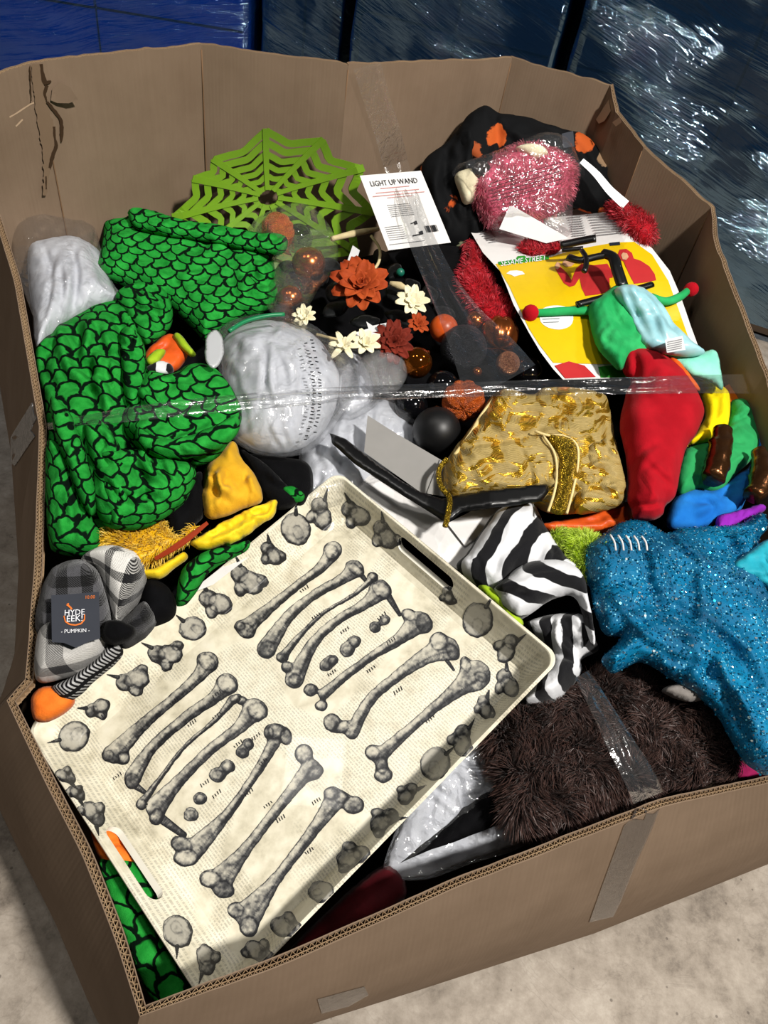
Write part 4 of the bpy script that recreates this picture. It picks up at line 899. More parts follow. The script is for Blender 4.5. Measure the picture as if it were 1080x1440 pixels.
cloth('sleeve', [(208, 525), (240, 527), (268, 513), (300, 518), (325, 545), (340, 580), (330, 612), (308, 640), (278, 655), (240, 650), (205, 640), (180, 620), (170, 590), (185, 560)], M['scale_small'], dr, dz=.045, bulge=.048, edge=34, folds=[([(200, 580), (240, 590), (290, 570), (325, 560)], 7, -.012), ([(210, 610), (250, 620), (300, 600)], 7, -.010), ([(240, 535), (262, 560), (300, 560)], 7, .010)], noise=(.004, 40, 25, -20), auto=(12, -10, 80, 8, 0.011), sp=3.2, uvrot=-20, seed=21)
cloth('leg', [(140, 640), (190, 632), (240, 640), (276, 662), (264, 700), (236, 726), (205, 742), (170, 746), (145, 735), (130, 700)], M['scale_small'], dr, dz=.050, bulge=.040, edge=30, folds=[([(140, 690), (180, 710), (230, 700)], 6, -.012), ([(190, 640), (205, 680), (200, 720)], 6, -.010), ([(160, 650), (175, 690)], 6, .008)], noise=(.004, 34, 34, 60), auto=(12, 40, 70, 7, 0.010), sp=3.2, uvrot=60, seed=25)
cloth('tail', [(67, 620), (95, 640), (112, 680), (132, 730), (145, 752), (140, 776), (118, 783), (85, 780), (69, 765), (64, 700)], M['scale'], dr, dz=.015, bulge=.042, edge=24, folds=[([(80, 650), (95, 700), (110, 770)], 6, .006)], noise=(.003, 40, 40, 0), auto=(5, 75, 60, 7, 0.006), sp=3.4, uvrot=5, seed=27)
cloth('rolled_edge', [(180, 300), (190, 293), (218, 298), (260, 310), (310, 319), (360, 327), (400, 331), (403, 350), (388, 358), (350, 352), (300, 342), (250, 334), (205, 326), (184, 316)], M['scale_small'], dr, dz=.055, bulge=.020, edge=13, auto=(8, 8, 60, 4, .006), noise=(.003, 30, 12, 8), sp=3, uvrot=-6, seed=81)
cloth('fold', [(118, 600), (140, 592), (160, 612), (178, 650), (186, 690), (180, 728), (160, 742), (150, 715), (140, 675), (126, 640)], M['scale'], dr, dz=.062, bulge=.026, edge=15, auto=(6, 68, 60, 5, .007), noise=(.003, 20, 30, 20), sp=3, uvrot=25, seed=83)
cloth('fold', [(70, 560), (92, 572), (112, 610), (128, 660), (138, 705), (128, 728), (110, 700), (92, 650), (76, 610)], M['scale_small'], dr, dz=.055, bulge=.024, edge=13, auto=(5, 65, 60, 5, .006), noise=(.003, 20, 30, 20), sp=3, uvrot=-15, seed=85)
cloth('fold', [(196, 600), (215, 612), (250, 618), (300, 600), (330, 585), (338, 600), (322, 622), (285, 640), (240, 646), (205, 636), (190, 618)], M['scale'], dr, dz=.085, bulge=.022, edge=13, auto=(6, -10, 60, 5, .006), noise=(.003, 30, 20, -15), sp=3, uvrot=-35, seed=87)
cloth('fold', [(168, 470), (182, 460), (200, 480), (206, 515), (200, 560), (188, 585), (176, 560), (172, 515)], M['scale_small'], dr, dz=.060, bulge=.020, edge=12, auto=(5, 80, 50, 4, .006), noise=(.003, 16, 30, 5), sp=3, uvrot=70, seed=89)
cloth('foot', [(247, 850), (250, 820), (262, 795), (290, 775), (322, 768), (350, 760), (345, 775), (300, 800), (275, 835), (262, 850)], M['scale_small'], dr, dz=.01, bulge=.03, edge=18, sp=3.2, uvrot=30, seed=29)
cloth('cuff', [(395, 690), (412, 684), (428, 695), (424, 706), (404, 706)], M['scale_small'], dr, dz=.01, bulge=.02, edge=10, sp=3, seed=33)
dr2 = cloth('dragon_costume', [(140, 1215), (165, 1205), (225, 1225), (245, 1270), (258, 1320), (290, 1370), (300, 1400), (250, 1425), (215, 1408), (195, 1370), (175, 1320), (160, 1280)], M['scale'], None, dz=-.122, bulge=.010, edge=25, noise=(.004, 40, 40, 0), sp=4, uvrot=45, seed=35)
tag(dr2, 'green scale-print fleece bunched below the near corner of the bone tray', 'costume')
cloth('pumpkin_plush', [(128, 1160), (150, 1145), (166, 1158), (180, 1186), (192, 1212), (188, 1232), (176, 1236), (152, 1222), (134, 1195)], M['orange'], None, dz=-.122, bulge=.008, edge=24, folds=[([(140, 1200), (165, 1185), (190, 1200)], 4, -.008), ([(150, 1230), (175, 1215), (205, 1235)], 4, -.008)], sp=4, seed=37)
tag(bpy.data.objects['pumpkin_plush'], 'orange plush pumpkin seen through the tray\'s near handle slot', 'plush')
# ---------------------------------------------------------------- yellow and black bird costume
yc = thing('yellow_costume', 'yellow and black costume with gold fringe lying below the green dragon', 'costume', pp(290, 720, -.02))
cloth('belly', [(284, 676), (290, 655), (312, 632), (330, 622), (342, 649), (358, 668), (368, 690), (367, 706), (340, 716), (311, 729), (290, 726), (282, 700)], M['gold_t'], yc, dz=.02, bulge=.035, edge=26, folds=[([(300, 660), (320, 690), (315, 720)], 6, .005), ([(330, 650), (335, 690), (350, 705)], 6, -.005)], noise=(.003, 25, 25, 0), auto=(14, 70, 50, 5, 0.007), sp=3, seed=41)
cloth('collar', [(267, 762), (285, 750), (311, 738), (345, 718), (386, 704), (387, 716), (383, 728), (360, 745), (338, 760), (305, 768), (280, 774)], M['yellow2'], yc, dz=.025, bulge=.016, edge=12, hem=3.5, folds=[([(280, 765), (330, 740), (380, 712)], 4, -.008), ([(300, 766), (345, 744), (380, 724)], 3, .006)], noise=(.004, 25, 9, -25), auto=(14, -28, 60, 4, 0.008), sp=3, seed=43)
cloth('black_wing', [(231, 720), (250, 690), (275, 665), (288, 672), (288, 720), (272, 740), (253, 752), (238, 745)], M['black2'], yc, dz=.015, bulge=.025, edge=18, noise=(.003, 25, 25, 0), auto=(5, 60, 40, 6, 0.006), sp=4, seed=45)
cloth('black_wing', [(338, 632), (352, 640), (375, 655), (400, 680), (420, 704), (410, 715), (388, 716), (370, 700), (352, 665)], M['black2'], yc, dz=.005, bulge=.022, edge=15, noise=(.003, 25, 25, 0), auto=(4, 40, 40, 6, 0.006), sp=4, seed=47)
b_, bv, bt, bn = cloth('fringe_panel', [(128, 772), (150, 752), (178, 742), (205, 735), (224, 730), (236, 748), (252, 757), (275, 738), (268, 756), (245, 772), (215, 792), (192, 796), (165, 775), (145, 770)], M['gold_fuzz'], yc, dz=.02, bulge=.02, edge=14, noise=(.004, 14, 14, 0), sp=4, seed=49, ret=True)
fur('fringe', bv, bt, bn, 1700, .012, .0009, M['fur_gold'], yc, 3, lay=(-.2, -.3, 0))
cloth('shiny_ribbon', [(190, 797), (213, 800), (240, 786), (258, 776), (264, 786), (245, 800), (225, 815), (200, 812)], M['yellow2'], yc, dz=.01, bulge=.015, edge=9, noise=(.004, 10, 10, 0), sp=3, seed=51)
v, f, u = ribbon([(218, 786, .0), (255, 764, .012), (292, 735, .02)], [5, 9, 5], .045, ridges=1, amp=.0005); obj('trim', v, f, M['rust'], yc, u)
# ---------------------------------------------------------------- plaid pumpkin pillow with tag
pk = thing('pumpkin_pillow', 'black and white plaid knitted pumpkin pillow with dark hang tag, at left', 'pillow', pp(150, 880, -.03))
def lobe(pts, m, rot, sd, b=.045, dz=.0, e=26): return cloth('lobe', pts, M[m], pk, dz=dz, bulge=b, edge=e, noise=(.0012, 25, 25, 0), sp=3.5, uvrot=rot, seed=sd)
lobe([(195, 838), (208, 815), (232, 822), (247, 845), (245, 868), (222, 880), (198, 880)], 'black', 0, 61, .035, -.005)
lobe([(52, 890), (56, 835), (75, 800), (112, 788), (140, 803), (156, 845), (160, 885), (140, 905), (95, 905)], 'plaid_b', 8, 62)
lobe([(112, 790), (135, 772), (165, 768), (197, 780), (206, 808), (198, 842), (178, 870), (162, 884), (152, 850), (138, 808)], 'plaid_w', -14, 63, .048, .01)
lobe([(162, 884), (182, 862), (204, 846), (220, 862), (215, 885), (192, 905), (172, 912)], 'plaid_k', 20, 64, .035, .005)
lobe([(50, 955), (54, 890), (75, 872), (110, 892), (150, 900), (146, 924), (118, 945), (85, 956)], 'plaid_g', 5, 65, .045, .005)
lobe([(72, 968), (100, 952), (130, 930), (152, 904), (172, 912), (166, 930), (138, 955), (105, 984), (85, 985)], 'rib', 40, 66, .035, 0)
cloth('stem', [(142, 885), (152, 872), (172, 874), (190, 884), (186, 898), (165, 908), (146, 902)], M['black2'], pk, dz=.045, bulge=.02, edge=12, sp=3, seed=67)
tp = pile_proj(.066); tgo = sheet('hang_tag', [(72, 837), (106, 835), (139, 832), (141, 898), (126, 902), (107, 911), (90, 904), (73, 903)], tp, M['tagcard'], pk, thick=.001, sp=8)
ex_, ey_ = np.array([1, -.05]), np.array([.03, -1.0])
pr = []
for s, x, y, w_ in (('HYDE', 105, 861, 28), ('EEK!', 105, 868.5+1, 22), ('- PUMPKIN -', 106, 887, 40)): pr.append(text_px(s, x, y, ex_, ey_, w_, tp, .0012, 1.0 if s != '- PUMPKIN -' else 1.0))
v, f, u = join(pr); o = obj('lettering', v, f, M['white_print'], tgo, u, smooth=False); o['kind'] = 'stuff'
pr = [text_px('10.00', 127, 839.5, ex_, ey_, 13, tp, .0012), lines_px([(92, 874, 98, 878, 2), (98, 878, 106, 879, 2), (106, 879, 114, 877, 2), (114, 877, 119, 871, 2), (92, 874, 90, 866, 1.6), (119, 871, 119, 864, 1.6), (94, 850, 99, 854, 2.5), (99, 854, 101, 857, 2.5), (94, 850, 97, 849, 2)], tp, .0012)]
v, f, u = join(pr); o = obj('pumpkin_emblem', v, f, M['orange_print'], tgo, u, smooth=False); o['kind'] = 'stuff'
cloth('orange_plush', [(44, 985), (55, 968), (78, 966), (105, 982), (95, 1000), (68, 1016), (48, 1012)], M['orange'], None, dz=-.01, bulge=.02, edge=16, sp=4, seed=71)
tag(bpy.data.objects['orange_plush'], 'orange plush lump between the plaid pumpkin and the left box wall', 'plush')
# scraps in the gap of the dragon's neck
cloth('costume_scrap', [(203, 500), (215, 485), (238, 470), (255, 484), (264, 500), (252, 518), (238, 524), (222, 520), (206, 514)], M['orange_d'], None, dz=.02, bulge=.02, edge=12, folds=[([(215, 500), (240, 490)], 4, -.01)], noise=(.005, 12, 12, 0), sp=3, seed=73)
cc = bpy.data.objects['costume_scrap']; tag(cc, 'small orange costume scrap with lime and striped trim showing in the dragon\'s folds', 'costume')
cloth('lime_trim', [(205, 508), (218, 492), (233, 492), (228, 504), (214, 514)], M['lime'], cc, dz=.038, bulge=.012, edge=7, sp=3, seed=75)
cloth('lime_trim', [(243, 472), (252, 468), (270, 490), (276, 500), (266, 502), (252, 488)], M['lime'], cc, dz=.038, bulge=.010, edge=6, sp=3, seed=76)
cloth('striped_trim', [(206, 516), (225, 508), (240, 512), (244, 524), (228, 528), (210, 524)], M['stripe2'], cc, dz=.034, bulge=.010, edge=6, sp=3, seed=77)
# ---------------------------------------------------------------- right half of the pile
# rainbow caterpillar costume
ct = thing('caterpillar_costume', 'rainbow velour caterpillar costume with red body, green feelers and pale satin lining', 'costume', pp(960, 600, -.02))
cloth('green_section', [(962, 632), (1000, 622), (1022, 600), (1027, 568), (1038, 561), (1052, 566), (1062, 590), (1068, 625), (1057, 645), (1040, 662), (1010, 692), (978, 690), (958, 698), (950, 680)], M['green_c'], ct, dz=.03, bulge=.026, edge=20, folds=[([(1030, 590), (1050, 600), (1065, 610)], 3, -.006), ([(1028, 600), (1045, 615), (1062, 625)], 3, .005), ([(1030, 575), (1048, 582)], 3, .005), ([(975, 640), (985, 660), (975, 690)], 7, -.006)], noise=(.004, 20, 9, 15), auto=(12, 15, 40, 4, 0.006), sp=3.2, seed=101)
cloth('blue_section', [(1058, 596), (1071, 606), (1077, 650), (1073, 688), (1060, 692), (1048, 704), (1040, 718), (1010, 732), (985, 744), (942, 744), (940, 715), (955, 696), (982, 686), (1005, 688), (1036, 668), (1056, 648)], M['blue_v'], ct, dz=.022, bulge=.022, edge=18, folds=[([(965, 700), (1000, 705), (1035, 690)], 7, -.006), ([(990, 715), (1020, 715)], 6, .005)], noise=(.005, 25, 16, -20), auto=(14, -15, 50, 5, 0.007), sp=3.4, seed=103)
cloth('purple_section', [(1006, 742), (1010, 725), (1030, 720), (1048, 715), (1072, 709), (1076, 718), (1055, 730), (1035, 740), (1018, 748)], M['purple'], ct, dz=.035, bulge=.012, edge=7, noise=(.007, 7, 12, 20), sp=3, seed=105)
cloth('yellow_section', [(969, 527), (988, 526), (1012, 540), (1026, 558), (1024, 600), (1012, 606), (998, 621), (973, 626), (962, 630), (980, 605), (992, 585), (985, 555)], M['yellow'], ct, dz=.035, bulge=.028, edge=18, folds=[([(995, 545), (1005, 575), (1000, 610)], 4, -.005), ([(1010, 552), (1015, 580), (1010, 600)], 4, .004)], noise=(.004, 9, 22, 10), auto=(7, 80, 40, 4, 0.005), sp=3, seed=107)
cloth('collar', [(925, 498), (955, 500), (985, 495), (1005, 492), (1013, 515), (1016, 548), (995, 535), (970, 528), (948, 510)], M['mint'], ct, dz=.07, bulge=.016, edge=14, noise=(.003, 25, 25, 0), sp=3, seed=109)
cloth('orange_section', [(936, 500), (953, 505), (971, 526), (985, 548), (972, 545), (950, 522)], M['orange_v'], ct, dz=.072, bulge=.014, edge=9, sp=3, seed=111)
cloth('hood', [(827, 432), (846, 416), (872, 400), (905, 410), (915, 445), (925, 478), (935, 495), (905, 502), (885, 506), (872, 520), (858, 510), (842, 492), (831, 462)], M['green_v'], ct, dz=.072, bulge=.034, edge=22, folds=[([(855, 425), (868, 460), (900, 492)], 4, -.008), ([(845, 430), (858, 470), (888, 500)], 4, .006), ([(838, 470), (860, 490), (878, 505)], 4, -.006)], noise=(.005, 10, 16, 40), auto=(6, 50, 45, 5, 0.004), sp=3, seed=113)
cloth('lining', [(862, 408), (880, 401), (905, 406), (930, 428), (948, 455), (970, 478), (992, 496), (965, 502), (930, 497), (905, 488), (893, 468), (882, 445), (868, 428)], M['satin'], ct, dz=.088, bulge=.034, edge=22, folds=[([(880, 418), (892, 445), (912, 482)], 5, -.010), ([(895, 412), (915, 440), (935, 485)], 5, .008), ([(912, 420), (935, 452), (955, 485)], 4, -.009), ([(925, 432), (945, 460), (975, 490)], 4, .006), ([(870, 414), (880, 440), (895, 470)], 4, .006)], noise=(.002, 16, 40, -35), auto=(8, 55, 80, 6, 0.005), sp=3, seed=115)
body_pts = [(872, 498), (890, 489), (923, 493), (946, 508), (969, 531), (984, 560), (990, 582), (980, 608), (965, 632), (956, 665), (949, 698), (936, 711), (932, 724), (918, 731), (894, 730), (888, 715), (882, 703), (882, 677), (880, 642), (872, 610), (873, 584), (880, 556), (887, 536), (876, 524)]
cloth('red_body', body_pts, M['red'], ct, dz=.065, bulge=.050, edge=40, folds=[([(888, 500), (893, 530), (890, 560)], 5, -.012), ([(905, 660), (925, 680), (945, 690)], 5, -.007), ([(900, 640), (915, 665), (940, 680)], 6, .005), ([(885, 713), (910, 716), (938, 708)], 3, -.012), ([(960, 620), (940, 650), (935, 690)], 8, .004)], noise=(.003, 50, 50, 20), auto=(7, 80, 90, 9, 0.006), sp=3, seed=117)
def px_tube(pts, rpx, dz, lift=0.0, n=10):
    q = resample(np.array(pts, float), 5, False, True); W = pile(q[:, 0], q[:, 1], dz); r = rpx if np.isscalar(rpx) else np.interp(np.linspace(0, 1, len(q)), np.linspace(0, 1, len(rpx)), rpx)
    return tube(W, np.asarray(r)*mpp(*q[len(q)//2], dz), n)
v, f, u = px_tube([(832, 437), (800, 437), (770, 439), (752, 440)], [6.5, 6, 6, 5], .07); an = obj('feeler', v, f, M['green_v'], ct, u)
v, f, u = ball(pp(746, 440, .07), 11.5*mpp(746, 440, .07), 20, 14, fn=lambda t, p: 1+.03*math.sin(7*t+5*p)); obj('pompom', v, f, M['redball'], an, u)
v, f, u = px_tube([(915, 418), (935, 424), (955, 418), (968, 408)], [6, 6, 6, 5], .07); an = obj('feeler', v, f, M['green_v'], ct, u)
v, f, u = ball(pp(972, 407, .07), 10*mpp(972, 407, .07), 20, 14, fn=lambda t, p: 1+.03*math.sin(7*t+5*p)); obj('pompom', v, f, M['redball'], an, u)
v, f, u = px_tube([(1017, 606), (1013, 630), (1008, 655), (1004, 674)], [13, 16, 17, 15], .07, n=18); v = v+.003*np.stack([fbm(v[:, 0]*90, v[:, 1]*90+v[:, 2]*70, k, 2) for k in (1, 2, 3)], -1); obj('shiny_foot', v, f, M['bronze'], ct, u)
v, f, u = px_tube([(1066, 632), (1072, 655), (1070, 680), (1058, 698)], [10, 15, 17, 12], .07, n=18); v = v+.003*np.stack([fbm(v[:, 0]*90, v[:, 1]*90+v[:, 2]*70, k, 2) for k in (4, 5, 6)], -1); obj('shiny_foot', v, f, M['bronze'], ct, u)
cp = pile_proj(.128); lbl = sheet('care_label', [(935, 478), (960, 472), (964, 492), (938, 496)], cp, M['paper2'], ct, sp=6); v, f, u = lines_px([(939, 481+k*3, 959, 477+k*3, 1.2) for k in range(5)], cp, .001); o = obj('print', v, f, M['ink_g'], lbl, u, smooth=False); o['kind'] = 'stuff'
# orange card tucked by the right wall
oc = sheet('orange_card', [(1017, 545), (1048, 527), (1066, 578), (1040, 600)], pile_proj(.03), M['orange_card'], None, thick=.002, sp=10); tag(oc, 'plain orange card standing between the caterpillar costume and the right wall', 'card')
# gold brocade costume
gd = thing('gold_costume', 'crumpled gold brocade costume with glittering belt, right of centre', 'costume', pp(760, 640, -.02))
cloth('bodice', [(627, 650), (640, 628), (650, 618), (662, 600), (673, 586), (690, 560), (711, 548), (747, 557), (764, 547), (809, 547), (849, 556), (857, 574), (862, 598), (868, 632), (880, 681), (878, 708), (853, 717), (813, 723), (769, 721), (740, 706), (700, 702), (650, 704), (630, 698), (622, 677)], M['gold'], gd, dz=.035, bulge=.052, edge=40,
      folds=[([(650, 640), (690, 632), (730, 626), (765, 612)], 6, -.012), ([(690, 575), (720, 595), (760, 600)], 8, -.010), ([(680, 590), (710, 610), (755, 612)], 6, .008), ([(760, 560), (790, 585), (775, 612)], 7, -.010), ([(640, 665), (690, 660), (750, 668)], 6, .006), ([(655, 690), (700, 680), (760, 690)], 5, -.008), ([(725, 640), (740, 670), (745, 700)], 5, -.007), ([(815, 570), (845, 600), (850, 640)], 7, -.010), ([(820, 625), (845, 650), (870, 690)], 6, -.008), ([(700, 560), (690, 600), (660, 640)], 5, .006)], noise=(.005, 22, 16, 20), auto=(16, 15, 90, 8, 0.009), sp=3, uvrot=10, seed=121)
cloth('frill', [(820, 628), (842, 618), (862, 625), (876, 660), (880, 690), (870, 712), (840, 720), (810, 722), (806, 700), (815, 665)], M['gold'], gd, dz=.06, bulge=.028, edge=20, folds=[([(822, 640), (845, 650), (868, 655)], 4, -.007), ([(818, 665), (845, 672), (874, 680)], 4, -.007), ([(812, 695), (840, 696), (874, 704)], 4, -.007)], noise=(.006, 10, 8, 10), auto=(10, 10, 45, 4, 0.006), sp=2.8, uvrot=-50, seed=123)
cloth('belt', [(764, 612), (790, 612), (810, 622), (813, 650), (806, 688), (796, 722), (771, 718), (780, 690), (783, 660), (778, 634)], M['gold_trim'], gd, dz=.075, bulge=.018, edge=12, noise=(.001, 20, 20, 0), sp=3, seed=125)
for pth in ([(764, 613), (779, 636), (783, 662), (780, 690), (771, 719)], [(790, 612), (810, 624), (813, 650), (806, 688), (797, 722)], [(752, 606), (770, 612), (792, 612)]):
    v, f, u = px_tube(pth, 2.0, .085, n=6); obj('cord', v, f, M['gold_cord'], gd, u)
v, f, u = px_tube([(628, 646), (617, 662), (620, 684), (632, 700), (630, 722), (626, 740)], 4, .055, n=8); obj('cord', v, f, M['gold_trim'], gd, u)
v, f, u = px_tube([(640, 640), (662, 610), (676, 586), (694, 562)], 3, .058, n=8); obj('cord', v, f, M['gold_cord'], gd, u)
# black curved hanger, the opened white box below the tray
wb = thing('white_carton', 'opened plain white cardboard carton under the tray with a grey flap raised', 'carton', pp(560, 720, -.03))
pj = pile_proj(lambda a, b: -.046+.030*np.clip((a-472)/40, 0, 1)+.02*np.clip((a-560)/60, 0, 1))
sheet('top_panel', [(400, 728), (473, 668), (504, 657), (567, 697), (629, 736), (672, 716), (700, 712), (668, 760), (645, 802), (600, 772), (520, 705), (470, 690), (380, 760), (300, 822), (260, 838)], pj, M['paper'], wb, thick=.002, sp=14)
sheet('top_panel', [(629, 736), (672, 714), (704, 712), (690, 740), (654, 768)], pile_proj(.009), M['paper'], wb, thick=.0015, sp=12)
fp_ = plane_proj(pp(512, 636, .02), pp(622, 700, .02), pp(517, 584, .0)*.6+pp(512, 636, .08)*.4); sheet('flap', [(517, 584), (550, 605), (585, 626), (619, 646), (624, 698), (591, 692), (512, 636)], fp_, M['greycard'], wb, thick=.002, sp=14)
sheet('flap', [(619, 646), (628, 652), (634, 700), (624, 698), (600, 694)], fp_, M['greycard'], wb, off=.003, thick=.002, sp=12)
hp = [(464, 610), (485, 617), (533, 655), (591, 692), (622, 700), (670, 691), (769, 681), (772, 690), (762, 706), (704, 713), (649, 720), (629, 736), (612, 726), (557, 691), (498, 652), (466, 624)]
cloth('curved_hanger', hp, M['blackp'], None, dz=lambda a, b: .034+.042*np.clip((a-600)/90, 0, 1), bulge=.004, edge=4, face=0.0, under=1.0, noise=(0, 1, 1, 0), sp=4, smooth=False, seed=131); tag(bpy.data.objects['curved_hanger'], 'black curved plastic hanger bar lying on the white carton', 'hanger')
# striped costume with lime trim
sc_ = thing('striped_costume', 'black and white striped costume with lime trim, right of the tray', 'costume', pp(750, 850, -.02))
cloth('hat', [(642, 798), (655, 780), (668, 760), (690, 728), (711, 711), (735, 708), (752, 712), (770, 748), (796, 782), (815, 800), (800, 812), (740, 812), (715, 826), (696, 836), (672, 826)], M['stripe'], sc_, dz=.02, bulge=.045, edge=30, folds=[([(720, 730), (710, 770), (700, 815)], 8, .005), ([(755, 750), (770, 780), (790, 800)], 6, -.006)], noise=(.004, 30, 20, 70), auto=(7, 100, 70, 7, 0.006), sp=3, uvrot=-28, seed=133)
cloth('lower_leg', [(733, 880), (760, 868), (800, 862), (822, 870), (838, 905), (840, 915), (818, 928), (818, 945), (800, 972), (773, 990), (734, 990), (745, 968), (758, 948), (774, 922), (758, 900)], M['stripe2'], sc_, dz=.0, bulge=.042, edge=26, folds=[([(760, 880), (790, 900), (815, 930)], 6, -.010), ([(765, 915), (790, 925), (815, 945)], 5, -.014), ([(790, 870), (815, 890), (835, 912)], 6, .006)], noise=(.004, 26, 18, 40), auto=(8, 40, 60, 6, 0.008), sp=3, uvrot=-8, seed=135)
cloth('waist_roll', [(694, 832), (708, 815), (735, 795), (768, 788), (800, 792), (822, 812), (828, 845), (836, 890), (834, 908), (822, 880), (814, 850), (800, 838), (770, 846), (748, 862), (728, 872), (714, 862)], M['stripe'], sc_, dz=.05, bulge=.034, edge=22, folds=[([(715, 845), (750, 820), (800, 815)], 5, .006), ([(806, 815), (818, 850), (828, 890)], 5, -.006)], noise=(.003, 30, 18, -25), auto=(6, -20, 70, 5, 0.006), sp=3, uvrot=68, seed=137)
cloth('lime_waistband', [(672, 826), (690, 826), (712, 848), (735, 872), (732, 884), (720, 878), (700, 856)], M['lime'], sc_, dz=.045, bulge=.014, edge=8, sp=3, seed=139)
cloth('lime_waistband', [(612, 838), (630, 828), (638, 842), (630, 856), (616, 852)], M['lime'], sc_, dz=-.02, bulge=.012, edge=8, sp=3, seed=140)
# lime fur, orange band
b_, bv, bt, bn = cloth('lime_plush', [(776, 752), (800, 748), (828, 752), (845, 768), (845, 792), (828, 812), (814, 806), (800, 786)], M['lime_skin'], None, dz=.035, bulge=.022, edge=14, sp=4, seed=141, ret=True); tag(b_, 'tuft of lime green plush between the striped and blue costumes', 'plush')
fur('fur', bv, bt, bn, 2600, .010, .0008, M['fur_lime'], b_, 5, curl=.8, clump=60)
o = cloth('orange_bag', [(758, 738), (790, 732), (830, 724), (882, 706), (892, 722), (886, 744), (850, 750), (800, 752), (772, 750)], M['orange_d'], None, dz=.015, bulge=.022, edge=14, folds=[([(770, 742), (820, 738), (880, 722)], 5, -.006)], noise=(.004, 30, 9, -10), auto=(6, -10, 60, 4, 0.004), sp=3.5, seed=143); tag(o, 'glossy orange fabric band under the gold and red costumes', 'fabric')
# blue sequinned skirt
tu = thing('tulle_skirt', 'turquoise blue tulle skirt covered with sequins, at right', 'skirt', pp(950, 850, -.02))
tp_ = [(820, 775), (850, 752), (870, 737), (905, 733), (935, 750), (960, 743), (1000, 741), (1040, 736), (1070, 722), (1079, 740), (1066, 770), (1085, 830), (1095, 930), (1098, 1040), (1085, 1088), (1060, 1082), (1035, 1052), (1010, 1012), (985, 982), (940, 952), (905, 932), (882, 938), (860, 947), (844, 930), (858, 912), (872, 897), (850, 890), (838, 862), (826, 820)]
b_, bv, bt, bn = cloth('tulle_layer', tp_, M['tulle'], tu, dz=.045, bulge=.050, edge=42, folds=[([(930, 760), (980, 800), (1060, 830), (1090, 870)], 9, .010), ([(850, 880), (900, 860), (960, 870), (1020, 920), (1060, 1000)], 8, -.012), ([(890, 900), (950, 895), (1010, 950), (1050, 1030)], 8, .010), ([(940, 930), (1000, 960), (1045, 1050)], 7, -.010), ([(850, 770), (900, 800), (960, 850)], 9, .007), ([(1000, 760), (1040, 800), (1085, 830)], 8, -.010), ([(840, 840), (880, 830), (930, 850)], 7, -.007), ([(980, 880), (1040, 920), (1085, 1000)], 8, .008)], noise=(.005, 45, 18, 35), auto=(26, 38, 120, 7, 0.006), sp=3, hem=3, seed=145, ret=True)
rng = np.random.default_rng(6); a_, bq, cq = bv[bt[:, 0]], bv[bt[:, 1]], bv[bt[:, 2]]; Nn = np.cross(bq-a_, cq-a_); ar = np.linalg.norm(Nn, axis=1); Nn /= ar[:, None]+1e-12
ii = rng.choice(len(bt), 3000, p=ar/ar.sum()); uu, vv = rng.random(3000), rng.random(3000); mm = uu+vv > 1; uu[mm] = 1-uu[mm]; vv[mm] = 1-vv[mm]
pc = a_[ii]+(bq-a_)[ii]*uu[:, None]+(cq-a_)[ii]*vv[:, None]+Nn[ii]*.0012; nd = Nn[ii]+rng.normal(0, .38, (3000, 3)); nd /= np.linalg.norm(nd, axis=1)[:, None]
t1 = np.cross(nd, [.3, .5, .8]); t1 /= np.linalg.norm(t1, axis=1)[:, None]; t2 = np.cross(nd, t1); rr = rng.uniform(.0008, .0018, 3000)[:, None]
vs = np.stack([pc+rr*(t1*math.cos(k*math.pi/3)+t2*math.sin(k*math.pi/3)) for k in range(6)], 1).reshape(-1, 3); k = np.arange(3000)*6
o = obj('sequins', vs, np.stack([k+j for j in range(6)], 1), M['sequin'], tu, np.stack([np.repeat(rng.random(3000), 6), np.zeros(18000)], -1), smooth=False); o['kind'] = 'stuff'
o = cloth('turquoise_scarf', [(1028, 796), (1050, 778), (1085, 758), (1095, 800), (1092, 842), (1070, 822), (1045, 812)], M['turq'], None, dz=.085, bulge=.018, edge=12, noise=(.004, 30, 10, 30), auto=(6, 30, 50, 4, 0.005), sp=3.5, seed=147); tag(o, 'plain turquoise tulle scrap at the right edge above the blue skirt', 'fabric')
# brown fur
bf = thing('fur_garment', 'dark brown curly fake-fur garment lying along the front box wall', 'garment', pp(860, 1050, -.04))
b_, bv, bt, bn = cloth('backing', [(684, 1030), (705, 1005), (740, 992), (790, 985), (815, 962), (845, 950), (880, 952), (920, 970), (980, 985), (1012, 1018), (1032, 1058), (1030, 1088), (985, 1098), (930, 1108), (860, 1128), (800, 1150), (750, 1165), (715, 1148), (702, 1095), (690, 1060)], M['brown_skin'], bf, dz=-.022, bulge=.032, edge=30, folds=[([(760, 1010), (820, 1040), (900, 1050)], 9, -.012), ([(780, 1080), (850, 1070), (950, 1080)], 9, -.010)], noise=(.012, 26, 26, 0), sp=5, seed=151, ret=True)
fur('fur', bv, bt, bn, 17000, .022, .0011, M['fur_brown'], bf, 7, lay=(-.1, -.25, 0), curl=1.0, clump=42)
o = cloth('plush_ear', [(930, 972), (950, 962), (975, 960), (990, 974), (985, 986), (960, 986)], M['grey_f'], None, dz=.035, bulge=.016, edge=9, sp=3, seed=153); tag(o, 'small grey plush ear between the brown fur and the blue skirt', 'plush')
o = cloth('magenta_garment', [(1030, 1062), (1060, 1072), (1088, 1078), (1092, 1098), (1060, 1098), (1034, 1094)], M['magenta'], None, dz=-.02, bulge=.012, edge=9, sp=4, seed=155); tag(o, 'sliver of magenta fabric by the front wall at right', 'fabric')
